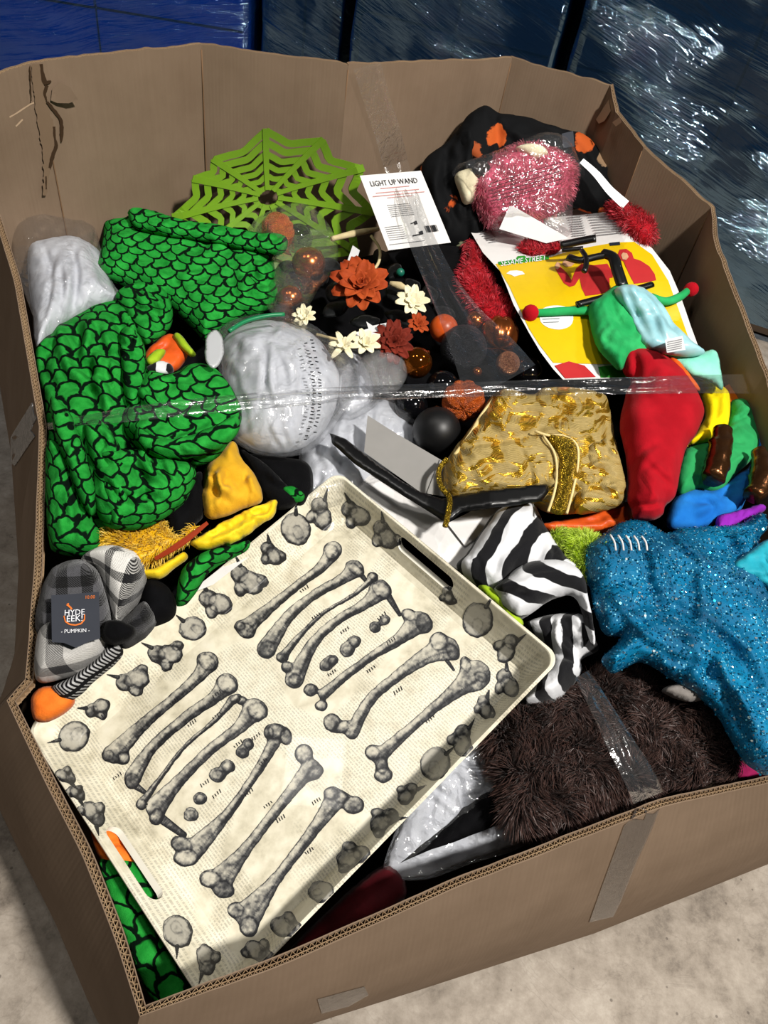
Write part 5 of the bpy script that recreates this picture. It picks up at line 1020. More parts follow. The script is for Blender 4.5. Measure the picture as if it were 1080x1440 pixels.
o = cloth('wine_garment', [(400, 1345), (440, 1300), (500, 1245), (545, 1215), (570, 1240), (560, 1275), (480, 1315), (420, 1345)], M['wine'], None, dz=-.11, bulge=.02, edge=20, noise=(.006, 40, 40, 0), sp=6, seed=157); tag(o, 'dark wine red fabric in the shade between tray and front wall', 'fabric')

for k in range(5):
    x = 862+k*11; v, f, u = px_tube([(x-4, 752+k*.5), (x+2, 762), (x+4, 774)], 1.5, .112, n=6); obj('stitch', v, f, M['paper2'], tu, u)
# ---------------------------------------------------------------- back and centre of the pile
# black floral garment against the back wall
hpj = plane_proj(pp(592, 352, .0), pp(872, 318, .0), plane_proj(R3[15], R3[16], B3[15])(np.array([690.]), np.array([150.]))[0]+np.array([.0, -.06, 0]))
fg = thing('floral_dress', 'black dress with orange flower print heaped against the back corner', 'dress', pp(720, 260, -.02))
cloth('skirt', [(590, 250), (600, 222), (628, 200), (650, 180), (682, 175), (690, 220), (680, 280), (690, 330), (650, 352), (615, 345), (600, 300)], M['floral'], fg, proj=hpj, bulge=.035, edge=30, folds=[([(640, 195), (625, 240), (630, 300)], 6, -.012), ([(660, 190), (655, 250), (660, 320)], 6, .008)], noise=(.006, 18, 40, 20), auto=(10, 80, 60, 7, 0.008), sp=3.5, uvrot=20, seed=201)
cloth('bodice', [(640, 200), (650, 172), (668, 156), (686, 149), (705, 160), (740, 166), (790, 180), (825, 192), (855, 225), (872, 262), (878, 292), (850, 305), (800, 290), (740, 270), (690, 262), (655, 240)], M['floral'], fg, proj=lambda a, b: hpj(a, b, .012), bulge=.035, edge=34, folds=[([(690, 160), (700, 200), (690, 240)], 7, -.012), ([(740, 175), (790, 200), (840, 250)], 7, -.010), ([(820, 220), (845, 260), (860, 295)], 6, .008)], noise=(.006, 30, 20, 30), auto=(12, 40, 70, 7, 0.009), sp=3.5, seed=203)
o = cloth('black_garment', [(572, 350), (610, 330), (650, 340), (690, 330), (700, 370), (690, 430), (705, 470), (660, 470), (625, 420), (600, 400)], M['black2'], None, dz=-.005, bulge=.03, edge=24, noise=(.006, 30, 30, 0), auto=(10, 60, 60, 7, 0.007), sp=5, seed=205); tag(o, 'black garment bunched between the white wand card and the red fur', 'garment')
o = cloth('black_tunic', [(330, 640), (372, 640), (430, 650), (440, 690), (420, 712), (392, 690), (360, 660)], M['black2'], None, dz=-.01, bulge=.02, edge=18, sp=5, seed=206); tag(o, 'black fabric between the yellow costume and the white bagged pumpkins', 'fabric')
# red fur costume under the yellow card
rf = thing('red_fur_costume', 'bright red shaggy fur costume beneath the yellow card', 'costume', pp(760, 400, -.02))
for nm, pts, m, sk, sd, cnt, dz in (('sleeve', [(652, 342), (668, 340), (682, 362), (692, 398), (712, 425), (725, 450), (700, 462), (668, 440), (648, 412), (644, 386), (656, 364)], 'fur_red', 'red_skin', 211, 2600, .02),
                                    ('cuff', [(850, 292), (872, 284), (900, 296), (920, 314), (918, 342), (900, 345), (878, 322)], 'fur_red', 'red_skin', 213, 1800, .045),
                                    ('tuft', [(728, 350), (745, 338), (772, 334), (790, 344), (782, 356), (748, 359)], 'fur_red', 'red_skin', 215, 1400, .055)):
    b_, bv, bt, bn = cloth(nm, pts, M[sk], rf, dz=dz, bulge=.026 if nm != 'tuft' else .010, edge=14 if nm != 'tuft' else 8, noise=(.004, 14, 14, 0), sp=4, seed=sd, ret=True)
    fur('fur', bv, bt, bn, cnt, .013, .0009, M[m], b_, sd, lay=(-.2, -.1, 0), curl=.7, clump=60)
# the yellow header card
yd = lambda a, b: .042+.020*np.sin(np.clip((b-320)/210, 0, 1)*math.pi)
cj = pile_proj(yd)
cdn = thing('costume_card', 'large yellow and white costume card with two children in red jumpers', 'card', pp(820, 420, .02))
card_out = [(659, 321), (679, 355), (703, 381), (712, 402), (722, 428), (744, 468), (760, 495), (778, 519), (792, 534), (841, 533), (885, 531), (930, 530), (1000, 525), (985, 495), (972, 460), (957, 416), (942, 381), (917, 349), (900, 336), (889, 327), (880, 310), (867, 292), (840, 291), (810, 294), (760, 305), (700, 316)]
sheet('card', card_out, cj, M['paper'], cdn, thick=.0012, sp=8)
yel = [(697, 371), (735, 366), (772, 362), (805, 352), (835, 346), (865, 341), (892, 340), (917, 358), (940, 395), (955, 437), (970, 480), (978, 508), (900, 511), (841, 512), (778, 510), (758, 484), (744, 462), (728, 428), (716, 402)]
sheet('yellow_print', yel, cj, M['yellow_card'], cdn, off=.0008, thick=.0004, sp=8)
def zz(l): return [(640+x/3.176, 280+y/3.176) for x, y in l]
sheet('red_jumper_print', zz([(448, 312), (470, 300), (500, 330), (520, 362), (540, 310), (565, 288), (620, 295), (680, 288), (700, 320), (705, 350), (690, 352), (690, 410), (640, 425), (582, 432), (566, 400), (556, 352), (535, 385), (512, 392), (485, 375)]), cj, M['red_print'], cdn, off=.0014, thick=.0004, sp=6)
sheet('red_jumper_print', zz([(752, 275), (790, 262), (830, 275), (868, 300), (892, 335), (898, 362), (850, 372), (800, 378), (775, 330)]), cj, M['red_print'], cdn, off=.0014, thick=.0004, sp=6)
sheet('red_hood_print', zz([(725, 250), (735, 225), (765, 222), (790, 240), (798, 265), (775, 280), (745, 275)]), cj, M['red_print'], cdn, off=.0014, thick=.0004, sp=5)
sheet('face_print', zz([(742, 250), (750, 238), (768, 242), (775, 258), (764, 272), (748, 268)]), cj, M['skin_print'], cdn, off=.0020, thick=.0004, sp=5)
sheet('face_print', zz([(478, 290), (490, 265), (520, 268), (535, 285), (520, 300), (495, 302)]), cj, M['skin_print'], cdn, off=.0020, thick=.0004, sp=5)
sheet('hand_print', zz([(445, 300), (455, 280), (470, 285), (468, 305), (455, 315)]), cj, M['skin_print'], cdn, off=.0020, thick=.0004, sp=4)
sheet('cloud_print', zz([(228, 332), (245, 320), (275, 318), (300, 322), (312, 335), (285, 340), (265, 346), (250, 338)]), cj, M['white_print'], cdn, off=.0014, thick=.0004, sp=5)
sheet('speech_print', zz([(378, 530), (385, 495), (420, 478), (470, 476), (515, 490), (528, 530), (515, 565), (470, 582), (420, 575), (388, 555)]), cj, M['white_print'], cdn, off=.0014, thick=.0004, sp=5, smooth=True)
sg = sheet('sign_print', zz([(192, 280), (270, 268), (280, 254), (310, 252), (320, 262), (418, 250), (420, 268), (310, 282), (195, 294)]), cj, M['green_print'], cdn, off=.0014, thick=.0004, sp=5)
e1 = np.array([.99, -.135]); e2 = np.array([.1, -1.0])
v, f, u = text_px('SESAME STREET', 736.5, 366.0, e1, e2, 64, cj, .0026, 1.2); o = obj('lettering', v, f, M['white_print'], sg, u, smooth=False); o['kind'] = 'stuff'
pr = [text_px('AGES 3+', 864, 342.5, np.array([1, -.05]), e2, 12, cj, .0028)]
sheet('badge_print', zz([(688, 195), (735, 190), (738, 204), (692, 208)]), cj, M['dark_print'], cdn, off=.0016, thick=.0004, sp=5)
sheet('green_band_print', [(841, 516), (880, 512), (930, 511), (980, 509), (995, 524), (930, 529), (845, 531)], cj, M['green_print'], cdn, off=.0010, thick=.0004, sp=6)
sheet('red_band_print', [(780, 514), (800, 508), (822, 514), (838, 530), (795, 532)], cj, M['red_print'], cdn, off=.0012, thick=.0004, sp=6)
ls = []
for k in range(9): ls.append((825+k*1.6, 302+k*3.6, 866+k*2.2, 299+k*3.4, 1.0))
for k in range(5): ls.append((760+k, 435+k*4.6, 790-k, 434+k*4.6, 1.1))
for k in range(6): ls.append((672+k*3, 326+k*3, 684+k*3, 324+k*3, 1.0))
for k in range(9): ls.append((798+k*.8, 306+k*3.2, 818+k*.8, 304+k*3.2, 1.0))
v, f, u = lines_px(ls, cj, .0022); o = obj('small_print', v, f, M['ink_g'], cdn, u, smooth=False); o['kind'] = 'stuff'
# black clip hanger on the card
hg = thing('clip_hanger', 'black plastic clip hanger lying across the yellow card', 'hanger', pp(850, 370, .05))
def bar(name, pts, r, dz, par, fl=.7, n=8):
    q = resample(np.array(pts, float), 4, False, True); v, f, u = tube(pile(q[:, 0], q[:, 1], dz), r*mpp(*q[0], dz), n, fl); return obj(name, v, f, M['blackp'], par, u)
bar('clip', [(788, 345), (812, 340), (838, 335)], 7, .080, hg); bar('clip', [(790, 352), (820, 349)], 4, .082, hg)
bar('neck', [(800, 362), (815, 366), (835, 362), (855, 358)], 7, .085, hg); bar('arm', [(848, 356), (862, 362), (868, 380), (876, 404)], 9, .085, hg)
bar('hook', [(818, 352), (824, 362), (824, 375), (821, 382)], 4, .088, hg); bar('trouser_bar', [(812, 428), (850, 418), (890, 408), (917, 400)], 5.5, .080, hg)
# pink fur in a clear bag
ph = lambda d: (lambda a, b: hpj(a, b, d))
pb = thing('bagged_pink_plush', 'pink fur and cream plush toy sealed in a clear bag, near the back corner', 'plush', pp(740, 270, .0))
b_, bv, bt, bn = cloth('pink_fur_body', [(664, 262), (680, 238), (700, 220), (735, 205), (775, 212), (806, 232), (810, 258), (796, 290), (765, 308), (735, 318), (700, 326), (682, 316), (668, 290)], M['pink_skin'], pb, proj=ph(.035), bulge=.045, edge=28, folds=[([(690, 240), (715, 260), (720, 300)], 7, -.012), ([(740, 215), (760, 250), (800, 260)], 7, -.010)], noise=(.010, 16, 14, 20), sp=4, seed=221, ret=True)
fur('fur', bv, bt, bn, 4200, .012, .0011, M['fur_pink'], b_, 223, lay=(.1, -.3, -.1), curl=.5, clump=50)
cloth('cream_paw', [(640, 246), (655, 238), (670, 242), (675, 262), (666, 284), (652, 288), (645, 270)], M['cream'], pb, proj=ph(.045), bulge=.022, edge=12, sp=3.5, seed=225)
cloth('cream_paw', [(724, 208), (742, 202), (764, 206), (770, 218), (752, 224), (738, 218)], M['cream'], pb, proj=ph(.075), bulge=.014, edge=9, sp=3.5, seed=227)
cloth('brown_patch', [(664, 232), (680, 226), (690, 236), (680, 246), (668, 244)], M['brown_skin'], pb, proj=ph(.07), bulge=.01, edge=7, sp=3.5, seed=228)
sheet('paper_label', [(716, 290), (722, 290), (800, 335), (768, 342), (702, 322)], lambda a, b, off=0.0: hpj(a, b, .095+off), M['paper2'], pb, thick=.0008, sp=9)
bagp = [(636, 240), (660, 228), (700, 214), (735, 200), (767, 189), (796, 198), (812, 222), (823, 248), (808, 268), (806, 300), (800, 334), (770, 340), (730, 334), (700, 338), (684, 318), (664, 286), (648, 264)]
cloth('clear_bag', bagp, M['bag'], pb, proj=ph(.04), bulge=.062, edge=30, noise=(.008, 14, 12, 30), sp=3.6, under=.2, seed=229)
v, f, u = lines_px([(690+k*3, 258-k*1+j*5, 790+k*2, 228-k+j*6, .9) for j in range(6) for k in range(1)], lambda a, b, off=0.0: hpj(a, b, .112), 0); o = obj('bag_print', v, f, M['ink'], pb, u, smooth=False); o['kind'] = 'stuff'
for a in ([(664, 210), (682, 222)], [(676, 198), (690, 218)], [(672, 206), (688, 219)]):
    v, f, u = px_tube([a[0], ((a[0][0]+a[1][0])/2, (a[0][1]+a[1][1])/2), a[1]], .9, .10, n=5); obj('tag_pin', v, f, M['paper2'], pb, u)
# light-up wand card
wc = thing('wand_card', 'white light-up wand package card with barcode hanging at the back', 'card', pp(570, 300, 0))
wj = plane_proj(pp(545, 352, .085), pp(633, 341, .085), pp(507, 247, .085)+np.array([0, -.10, .06]))
sheet('card', [(506, 247), (592, 240), (634, 341), (546, 352)], wj, M['paper'], wc, thick=.003, sp=12)
wx, wy = np.array([.997, -.08]), np.array([-.36, -.93])
def wpt(uu, vv): a, b, c, d = map(np.array, ((506, 247), (592, 240), (634, 341), (546, 352))); p_ = (1-vv)*((1-uu)*a+uu*b)+vv*((1-uu)*d+uu*c); return p_
c_ = wpt(.5, .12); v, f, u = text_px('LIGHT UP WAND', c_[0], c_[1], wx, wy, 66, wj, .0012, 1.3); o = obj('lettering', v, f, M['ink'], wc, u, smooth=False); o['kind'] = 'stuff'
def wl(a0, a1, vv, w_): p0, p1 = wpt(a0, vv), wpt(a1, vv); return (p0[0], p0[1], p1[0], p1[1], w_)
v, f, u = lines_px([wl(.25, .72, .19, 1.0), wl(.15, .85, .245, 1.0), wl(.08, .92, .285, 1.0), wl(.3, .7, .32, .8)], wj, .0012); o = obj('red_lettering', v, f, M['ink_red'], wc, u, smooth=False); o['kind'] = 'stuff'
v, f, u = lines_px([wl(.25, .62, .42+k*.025, .7) for k in range(7)]+[wl(.08, .36, .70+k*.028, .8) for k in range(7)]+[wl(.05, .62, .93, .8)], wj, .0012); o = obj('small_print', v, f, M['ink_g'], wc, u, smooth=False); o['kind'] = 'stuff'
bars = []; rd = random.Random(3); a = .70
while a < .90: p0, p1 = wpt(a, .74), wpt(a, .83); bars.append((p0[0], p0[1], p1[0], p1[1], rd.choice([.6, 1.0, 1.4]))); a += rd.uniform(.012, .025)
for a0, a1, b0, w_ in ((.50, .56, .69, 1.3), (.56, .61, .69, 5), (.46, .62, .85, 1.6), (.57, .64, .83, 5)): p0, p1 = wpt(a0, b0), wpt(a1, b0-.01); bars.append((p0[0], p0[1], p1[0], p1[1], w_))
v, f, u = lines_px(bars, wj, .0012); o = obj('barcode', v, f, M['ink'], wc, u, smooth=False); o['kind'] = 'stuff'
# lime spider-web bowl leaning on the back wall
wbp = plane_proj(pp(300, 345, .0), pp(480, 345, .0), (lambda q: q)(plane_proj(R3[13], R3[14], B3[13])(np.array([374.]), np.array([181.]))[0]+np.array([.02, -.05, 0])))
hub = np.array([380., 280.]); ends = np.array([(374, 181), (454, 195), (508, 234), (524, 296), (500, 352), (430, 392), (340, 392), (270, 360), (241, 303), (270, 250), (299, 223)], float)
def wpx3(q):
    q = np.atleast_2d(q); d = np.linalg.norm(q-hub, axis=1)/105; return wbp(q[:, 0], q[:, 1], 0.0)+np.outer(.030*np.clip(d, 0, 1.2)**2-.03, wbp.n)
web = thing('web_bowl', 'lime green plastic spider-web bowl leaning on the back wall', 'bowl', wpx3(np.array([380, 345]))[0])
def strip(pts, w0, w1, th=.004):
    p = resample(np.array(pts, float), 5, False, True); t = np.gradient(p, axis=0); t /= np.linalg.norm(t, axis=1)[:, None]; n = np.stack([-t[:, 1], t[:, 0]], -1); w_ = np.linspace(w0, w1, len(p))[:, None]/2
    a, b = wpx3(p-n*w_), wpx3(p+n*w_); m = len(p); V = np.vstack([a+wbp.n*th, b+wbp.n*th, a, b]); Fc = []
    for i in range(m-1): Fc += [(i, i+1, m+i+1, m+i), (2*m+i+1, 2*m+i, 3*m+i, 3*m+i+1), (i+1, i, 2*m+i, 2*m+i+1), (m+i, m+i+1, 3*m+i+1, 3*m+i)]
    return V, Fc+[(0, m, 3*m, 2*m), (m-1, 3*m-1, 4*m-1, 2*m-1)], None
for e in ends: v, f, u = strip([hub+(e-hub)*.10, hub+(e-hub)*.55, e], 6, 10, .006); obj('spoke', v, f, M['web'], web, smooth=False)
for fr, wd in ((.15, 7), (.31, 7.5), (.47, 8), (.63, 9), (.80, 10), (.965, 10.5)):
    for i in range(len(ends)):
        a, b = hub+(ends[i]-hub)*fr, hub+(ends[(i+1) % len(ends)]-hub)*fr; mid = (a+b)/2; mid = mid+(hub-mid)*.13
        v, f, u = strip([a, (a*.45+mid*.55)*1.0, mid, (b*.45+mid*.55), b], wd, wd); obj('web_strand', v, f, M['web'], web, smooth=False)
# white padded pumpkins in clear bags
def bagged_white(label, pts, bag, dz, b, e, folds, sd, bdz=.006, bb=None):
    t = thing('bagged_pumpkin', label, 'pumpkin', pp(*np.mean(pts, axis=0), -.05), 'white padded pumpkins in clear bags')
    cloth('padded_body', pts, M['white'], t, dz=dz, bulge=b, edge=e, folds=folds, noise=(.004, 16, 26, 20), auto=(18, 70, 70, 5, .005), sp=3.2, seed=sd, pw=2.0)
    cloth('clear_bag', bag, M['bag'], t, dz=(dz+bdz) if not callable(dz) else (lambda a, b: dz(a, b)+bdz), bulge=bb or b*1.12, edge=e, noise=(.008, 14, 18, 30), sp=3.6, under=.2, seed=sd+3)
    return t
t1 = bagged_white('white padded pumpkin in a clear bag with black print, in the middle of the pile', [(312, 482), (340, 460), (380, 451), (428, 463), (458, 488), (477, 528), (470, 580), (446, 616), (414, 635), (372, 637), (340, 622), (322, 598), (318, 560), (312, 520)],
    [(300, 480), (325, 452), (380, 442), (435, 455), (475, 485), (505, 520), (498, 560), (470, 600), (430, 638), (372, 642), (335, 626), (318, 600), (312, 540)], .012, .075, 80,
    [([(335, 475), (375, 520), (360, 600)], 5, -.006), ([(350, 462), (400, 500), (420, 560), (395, 630)], 5, -.006), ([(390, 455), (440, 510), (450, 590)], 5, -.006), ([(320, 520), (340, 560), (350, 610)], 5, -.006), ([(320, 500), (370, 490), (430, 480)], 6, .003)], 301)
ls = []; rd = random.Random(8)
for row, dx in ((0, 0), (1, 9)):
    for k in range(30):
        y = 478+k*5; x = 427+dx+14*math.sin((y-470)/160*math.pi)+rd.uniform(-1, 1)
        if rd.random() < .85: ls.append((x-2, y, x+2.5, y+rd.uniform(-1, 2), 1.6))
_b = [c for c in t1.children if c.name.startswith('clear_bag')][0]; _bw = np.array(_wloc(_b)); bvb = BVHTree.FromPolygons([Vector((np.array(v.co)+_bw).tolist()) for v in _b.data.vertices], [tuple(p.vertices) for p in _b.data.polygons])
def bag_proj(px, py, off=0.0):
    r = rays(px, py); r = r/np.linalg.norm(r, axis=-1)[..., None]; return np.array([np.array(bvb.ray_cast(Vector(CAM.tolist()), Vector(d))[0] or (0, 0, 0)) for d in r.tolist()])-r*off
v, f, u = lines_px([l for l in ls if 470 < l[1] < 622], bag_proj, .001); o = obj('bag_print', v, f, M['ink'], t1, u, smooth=False); o['kind'] = 'stuff'
o = cloth('oval_seal', [(288, 490), (292, 472), (303, 464), (312, 474), (314, 495), (308, 514), (298, 518), (290, 508)], M['frost'], t1, dz=.095, bulge=.003, edge=4, noise=(0, 1, 1, 0), sp=3, seed=3)
v, f, u = px_tube([(322, 466), (345, 452), (375, 444), (400, 442)], 3, .085, n=6); obj('green_tie', v, f, M['greentie'], t1, u)
bagged_white('white padded pumpkin in a clear bag, lower one beside the white carton', [(424, 655), (432, 620), (455, 590), (490, 572), (540, 562), (575, 588), (590, 618), (562, 650), (525, 680), (485, 700), (445, 712), (428, 690)], [(420, 650), (430, 610), (460, 580), (495, 562), (545, 552), (585, 585), (596, 620), (566, 655), (520, 690), (470, 712), (430, 715)], -.03, .032, 45,
    [([(450, 600), (480, 640), (470, 690)], 5, -.007), ([(490, 580), (520, 610), (540, 660)], 5, -.007), ([(440, 640), (460, 670)], 5, -.006)], 311)
bagged_white('white padded pumpkin in a clear bag in the back left corner', [(40, 348), (70, 336), (105, 334), (138, 352), (158, 400), (165, 425), (130, 440), (90, 460), (54, 490), (46, 440), (40, 390)], [(20, 318), (54, 292), (92, 305), (132, 318), (142, 350), (158, 396), (170, 420), (120, 445), (58, 492), (46, 445), (30, 400), (20, 360)], .012, .055, 45,
    [([(60, 350), (75, 400), (62, 470)], 5, -.014), ([(90, 345), (110, 390), (100, 450)], 5, -.014), ([(118, 345), (140, 385), (150, 420)], 5, -.012), ([(48, 420), (75, 430), (100, 425)], 5, .004)], 321)
bagged_white('white padded pumpkin in a clear bag in front, between tray and brown fur', [(545, 1225), (575, 1140), (620, 1070), (670, 1025), (720, 1030), (750, 1090), (770, 1140), (740, 1180), (660, 1210), (600, 1232)], [(540, 1225), (572, 1135), (616, 1062), (668, 1018), (726, 1024), (756, 1086), (776, 1140), (744, 1186), (660, 1216), (590, 1238)], lambda a, b: -.028-.075*np.clip((b-1050)/170, 0, 1), .012, 45, [([(640, 1080), (650, 1140), (640, 1200)], 6, -.006), ([(690, 1070), (705, 1130), (700, 1180)], 6, -.006)], 331)
bagged_white('small white bagged lump between the printed bag and the ornaments', [(462, 560), (468, 520), (482, 495), (505, 500), (520, 530), (525, 560), (500, 580), (475, 585)], [(456, 560), (464, 512), (484, 486), (512, 494), (530, 530), (532, 566), (500, 588), (470, 590)], -.01, .02, 25, [], 341)
# ornaments
def ornament(name, label, cx, cy, r, m, dz=.02, ribs=0, grp='loose ball and pumpkin ornaments', sq=1.0, parent=None):
    c = pp(cx, cy, dz); R_ = r*mpp(cx, cy, dz); ax = frame_of(np.array([.2, .75, .12])+.3*np.array([math.sin(cx), math.cos(cy)*.3, math.sin(cy)*.5]))
    fn = (lambda t, p: (1-.10*abs(math.cos(p*ribs/2))**6)*(1-.22*math.exp(-(t/.5)**2)-.22*math.exp(-((math.pi-t)/.5)**2))) if ribs else None
    rad = np.array([R_, R_, R_*sq*(1.0 if not ribs else .92)])
    v, f, u = ball(c, rad, 40 if ribs else 32, 20, ax, fn)
    if parent is None:
        o = thing(name, label, 'ornament', c-[0, 0, R_], grp); obj('ball' if not ribs else 'pumpkin_body', v, f, M[m], o, u); par = o
    else: par = obj(name, v, f, M[m], parent, u); o = par
    tp0 = c+ax[2]*rad[2]*(.80 if ribs else .97); cv, cf, cu = tube([tp0, tp0+ax[2]*R_*.10, tp0+ax[2]*R_*.24], [R_*.2, R_*.17, R_*.12], 10); obj('stalk' if ribs else 'cap', cv, cf, M['flute' if ribs else 'copper'], par, cu)
    return o
ornament('ball_ornament', 'mirror amber brown ball ornament beside the rust red flower', 586, 510, 22, 'brown_gl', .03)
ornament('ball_ornament', 'black glitter ball ornament under the clear film', 652, 490, 33, 'blk_gl', .02)
ornament('ball_ornament', 'orange satin ball ornament peeking out behind the black glitter ball', 624, 462, 20, 'orange_gl', .015)
ornament('ball_ornament', 'glossy black ball ornament below the amber ball', 622, 545, 24, 'blk_gloss', .01)
ornament('ball_ornament', 'large matt black ball ornament beside the grey flap', 614, 606, 34, 'blk_matte', .015)
ornament('ball_ornament', 'glossy black ball ornament left of the matt black ball', 578, 572, 24, 'blk_gloss', -.005)
ornament('pumpkin_ornament', 'glittery orange pumpkin ornament right of the black balls', 652, 564, 31, 'pump_gl', .03, 9)
ornament('pumpkin_ornament', 'copper pumpkin ornament under clear film beside the yellow card', 702, 472, 28, 'copper', .02, 8, sq=1.15)
ornament('ball_ornament', 'copper glitter ball ornament below the copper pumpkin', 714, 511, 17, 'cop_gl', .03)
ornament('ball_ornament', 'tiny gold ball ornament left of the copper glitter ball', 671, 523, 7, 'copper', .035)
ornament('ball_ornament', 'small copper ball ornament left of the copper pumpkin', 668, 452, 14, 'copper', .02)
ornament('ball_ornament', 'black ball ornament behind the clear film, near the red fur', 690, 428, 24, 'blk_matte', .0)
ornament('ball_ornament', 'black ball ornament below the copper glitter ball', 742, 524, 22, 'blk_gloss', .0)
ob = thing('ornament_bag', 'clear bag of orange, copper and black ornaments beside the green hood', 'ornament', pp(420, 370, .0))
ornament('pumpkin_ornament', None, 391, 324, 25, 'pump_gl', .03, 9, parent=ob); ornament('ball_ornament', None, 352, 320, 17, 'blk_matte', .0, parent=ob)
ornament('ball_ornament', None, 434, 372, 24, 'copper', .03, parent=ob); ornament('ball_ornament', None, 408, 420, 18, 'copper', .03, parent=ob); ornament('ball_ornament', None, 420, 335, 20, 'blk_gloss', .005, parent=ob); ornament('ball_ornament', None, 405, 385, 18, 'blk_gl', .01, parent=ob)
cloth('clear_bag', [(350, 325), (375, 300), (420, 287), (452, 305), (475, 342), (472, 375), (446, 410), (425, 440), (388, 446), (374, 420), (384, 385), (372, 355)], M['bag'], ob, dz=.03, bulge=.055, edge=30, noise=(.009, 14, 14, 10), sp=3.4, under=.2, seed=351)
bw = cloth('bubble_wrap', [(505, 510), (520, 495), (548, 492), (568, 502), (572, 530), (555, 552), (525, 552), (508, 538)], M['bubble'], None, dz=.02, bulge=.03, edge=18, noise=(.006, 8, 8, 0), sp=2.8, seed=353); tag(bw, 'crumpled silvery clear wrap below the cream flowers', 'wrap')
# flowers
def petal_mesh(L, W, cup, curl, n=6):
    V = []; U = []
    for i in range(n+1):
        s = i/n; w_ = W*max(.12, math.sin(math.pi*min(1, .10+s*.86))**.55)
        for k in (-1, -.5, 0, .5, 1): V.append((L*s, w_*k/2, cup*L*s*(1-s)*1.2+curl*L*s*s+abs(k)*W*.14)); U.append((s, k))
    return np.array(V), [(i*5+k, (i+1)*5+k, (i+1)*5+k+1, i*5+k+1) for i in range(n) for k in range(4)], np.array(U)
def flower(name, label, cx, cy, rpx, rings, m, dz, tilt=(.1, -.5, 1), centre=None, cat='flower', grp='artificial flowers of the wreath', sd=0):
    c = pp(cx, cy, dz); R_ = rpx*mpp(cx, cy, dz); ax = frame_of(tilt); A = np.array(ax); rd = random.Random(sd); t = thing(name, label, cat, c, grp)
    for (cnt, L, Wd, lift, cup) in rings:
        pv, pf, pu = petal_mesh(R_*L, R_*Wd, cup, .05); me = None; off = rd.random()
        for i in range(cnt):
            a = 2*math.pi*(i+off)/cnt+rd.uniform(-.12, .12); l_ = lift+rd.uniform(-.1, .1); k = rd.uniform(.88, 1.1); x, y, z = pv[:, 0]*k, pv[:, 1], pv[:, 2]
            x2, z2 = x*math.cos(l_)-z*math.sin(l_), x*math.sin(l_)+z*math.cos(l_); q = np.stack([x2*math.cos(a)-y*math.sin(a), x2*math.sin(a)+y*math.cos(a), z2], -1)
            o = obj('petal', c+q@A, pf, M[m], t, pu); sl = o.modifiers.new('thickness', 'SOLIDIFY'); sl.thickness = .0006
    if centre: v, f, u = ball(c+A[2]*R_*.1, R_*.2, 14, 8, ax); obj('centre', v, f, M[centre], t, u)
    return t
flower('dahlia', 'large orange dahlia flower, upper left of the wreath', 507, 403, 42, [(10, 1.0, .56, .12, .35), (9, .80, .48, .45, .4), (8, .56, .38, .85, .4), (7, .36, .28, 1.15, .3)], 'petal_o', .075, (-.05, -.6, 1), sd=1)
flower('daisy', 'open cream daisy under the edge of the clear film', 580, 425, 25, [(9, 1.0, .5, .15, .3), (6, .6, .4, .55, .3)], 'petal_c', .055, (.1, -.5, 1), 'petal_c', sd=2)
flower('daisy', 'cream flower beside the bag of ornaments', 429, 446, 19, [(9, 1.0, .45, .2, .3), (7, .7, .4, .7, .3)], 'petal_c', .05, (-.3, -.5, 1), 'petal_c', sd=3)
flower('daisy', 'cream lily-like flower at the lower left of the wreath', 484, 486, 24, [(6, 1.0, .36, .1, .3), (5, .6, .3, .6, .3)], 'petal_c', .06, (-.1, -.6, 1), sd=4)
flower('daisy', 'cream flower between the lily-like one and the rust red flower', 514, 484, 22, [(8, 1.0, .5, .3, .4), (6, .6, .4, .8, .3)], 'petal_c', .06, (.1, -.6, 1), sd=5)
flower('dahlia', 'rust red many-petalled flower above the amber ball', 553, 482, 31, [(12, 1.0, .45, .1, .35), (10, .75, .4, .4, .4), (8, .5, .34, .8, .4)], 'petal_r', .05, (.05, -.9, .9), sd=6)
flower('dahlia', 'small orange flower just below the open cream daisy', 588, 456, 17, [(9, 1.0, .5, .2, .35), (7, .6, .4, .7, .3)], 'petal_o', .055, (.05, -.6, 1), sd=7)
wr_ = thing('wreath_ring', 'black leafy wreath ring with straw bits holding the flowers', 'wreath', pp(510, 430, -.01))
for i, (x, y, a, L) in enumerate([(452, 405, 100, 46), (465, 425, 70, 50), (455, 445, 40, 45), (490, 455, 10, 46), (540, 440, -20, 44), (545, 400, -60, 44), (525, 370, -100, 40), (480, 380, 150, 40), (560, 455, 20, 40), (610, 430, -40, 40), (600, 400, -80, 40), (440, 430, 190, 30), (530, 350, -70, 36), (570, 390, -60, 36), (560, 370, -110, 36)]):
    a = math.radians(a); e = (x+L*math.cos(a), y-L*math.sin(a)*.7); nx, ny = -math.sin(a)*L*.33, -math.cos(a)*L*.33*.7; mx, my = (x+e[0])/2, (y+e[1])/2
    cloth('leaf', [(x, y), (mx+nx, my+ny), e, (mx-nx, my-ny)], M['leaf_dark'], wr_, dz=.02+.004*(i % 4), bulge=.006, edge=10, noise=(.002, 20, 20, 0), sp=4.5, seed=400+i)
v, f, u = px_tube([(466, 336), (500, 328), (532, 322)], [3.5, 5, 3], .05, n=8); obj('straw', v, f, M['wood'], wr_, u)
v, f, u = px_tube([(520, 385), (532, 370), (534, 350), (522, 332)], 2.2, .055, n=6); obj('twig', v, f, M['wood'], wr_, u)
v, f, u = px_tube([(548, 398), (562, 402), (575, 408)], [3, 6, 2], .05, n=8); obj('straw', v, f, M['wood'], wr_, u)
v, f, u = px_tube([(445, 470), (480, 478), (520, 478)], 2, .03, n=6); obj('twig', v, f, M['wood'], wr_, u)
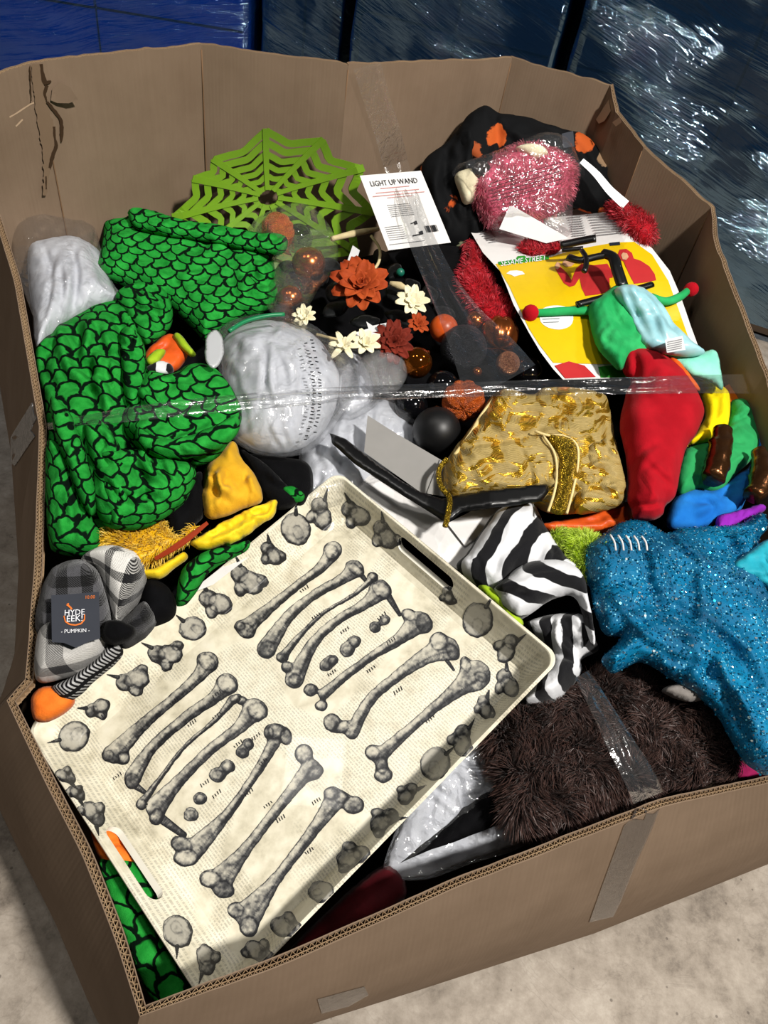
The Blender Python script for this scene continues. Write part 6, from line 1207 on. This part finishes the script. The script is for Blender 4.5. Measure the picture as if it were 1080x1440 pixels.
sheet('paper_tag', [(498, 468), (518, 462), (515, 452), (524, 458), (552, 452), (556, 466), (530, 472), (500, 480)], pile_proj(.06), M['paper2'], wr_, thick=.0006, sp=8)
sheet('paper_tag', [(488, 368), (496, 345), (506, 352), (500, 372)], pile_proj(.05), M['paper2'], wr_, thick=.0006, sp=8)
v, f, u = ball(pp(563, 383, .04), 6*mpp(563, 383, .04), 14, 10); obj('bead', v, f, M['teal'], wr_, u)

v, f, u = ribbon([(818, 226), (838, 244), (858, 268), (880, 288)], [8, 10, 12, 14], lambda a, b, off: hpj(a, b, .085), ridges=1, amp=0, sp=5); o = obj('plastic_strip', v, f, M['frost'], None, u); tag(o, 'curved strip of clear plastic beside the bagged pink plush', 'plastic')
o = sheet('dark_tag', [(790, 188), (806, 184), (808, 206), (792, 208)], lambda a, b, off=0.0: hpj(a, b, .055+off), M['tagcard'], None, sp=8); tag(o, 'small dark tag on the floral dress above the pink plush', 'tag')
# ---------------------------------------------------------------- straps of clear tape across the box
bp_ = plane_proj(R3[14], R3[15], B3[14])
st = thing('tape_strap', 'clear tape strap running from the back wall down over the wand card', 'tape', pp(600, 420, .05))
v, f, u = ribbon([(516, 92), (530, 140), (546, 190), (556, 230)], [40, 38, 37, 36], lambda a, b, off: bp_(a, b, .012), ridges=2, amp=.0, sp=6); obj('strip', v, f, M['tape'], st, u)
v, f, u = ribbon([(556, 230, .13), (574, 285, .12), (596, 345, .10), (622, 400, .09), (650, 450, .085), (682, 500, .085), (705, 540, .085)], [36, 36, 38, 44, 60, 90, 110], 0.0, ridges=6, amp=.006, seed=3); obj('strip', v, f, M['tape'], st, u)
s2 = thing('tape_strap', 'clear tape strap stretched from wall to wall across the middle of the pile', 'tape', pp(500, 570, .09))
v, f, u = ribbon([(67, 600, .03), (130, 590, .09), (220, 578, .115), (340, 566, .11), (480, 555, .10), (620, 549, .095), (760, 545, .105), (900, 542, .12), (1000, 540, .10), (1078, 540, .04)], [10, 16, 22, 24, 22, 20, 22, 24, 26, 28], 0.0, ridges=3, amp=.004, seed=5); obj('strip', v, f, M['tape'], s2, u)
s3 = thing('tape_strap', 'clear tape strap over the brown fur and down the outside of the front wall', 'tape', pp(880, 1060, .05))
v, f, u = ribbon([(818, 948, .04), (845, 995, .05), (872, 1045, .055), (900, 1095, .04), (912, 1122, .022)], [22, 30, 38, 44, 46], 0.0, ridges=6, amp=.003, seed=7); obj('strip', v, f, M['tape'], s3, u)
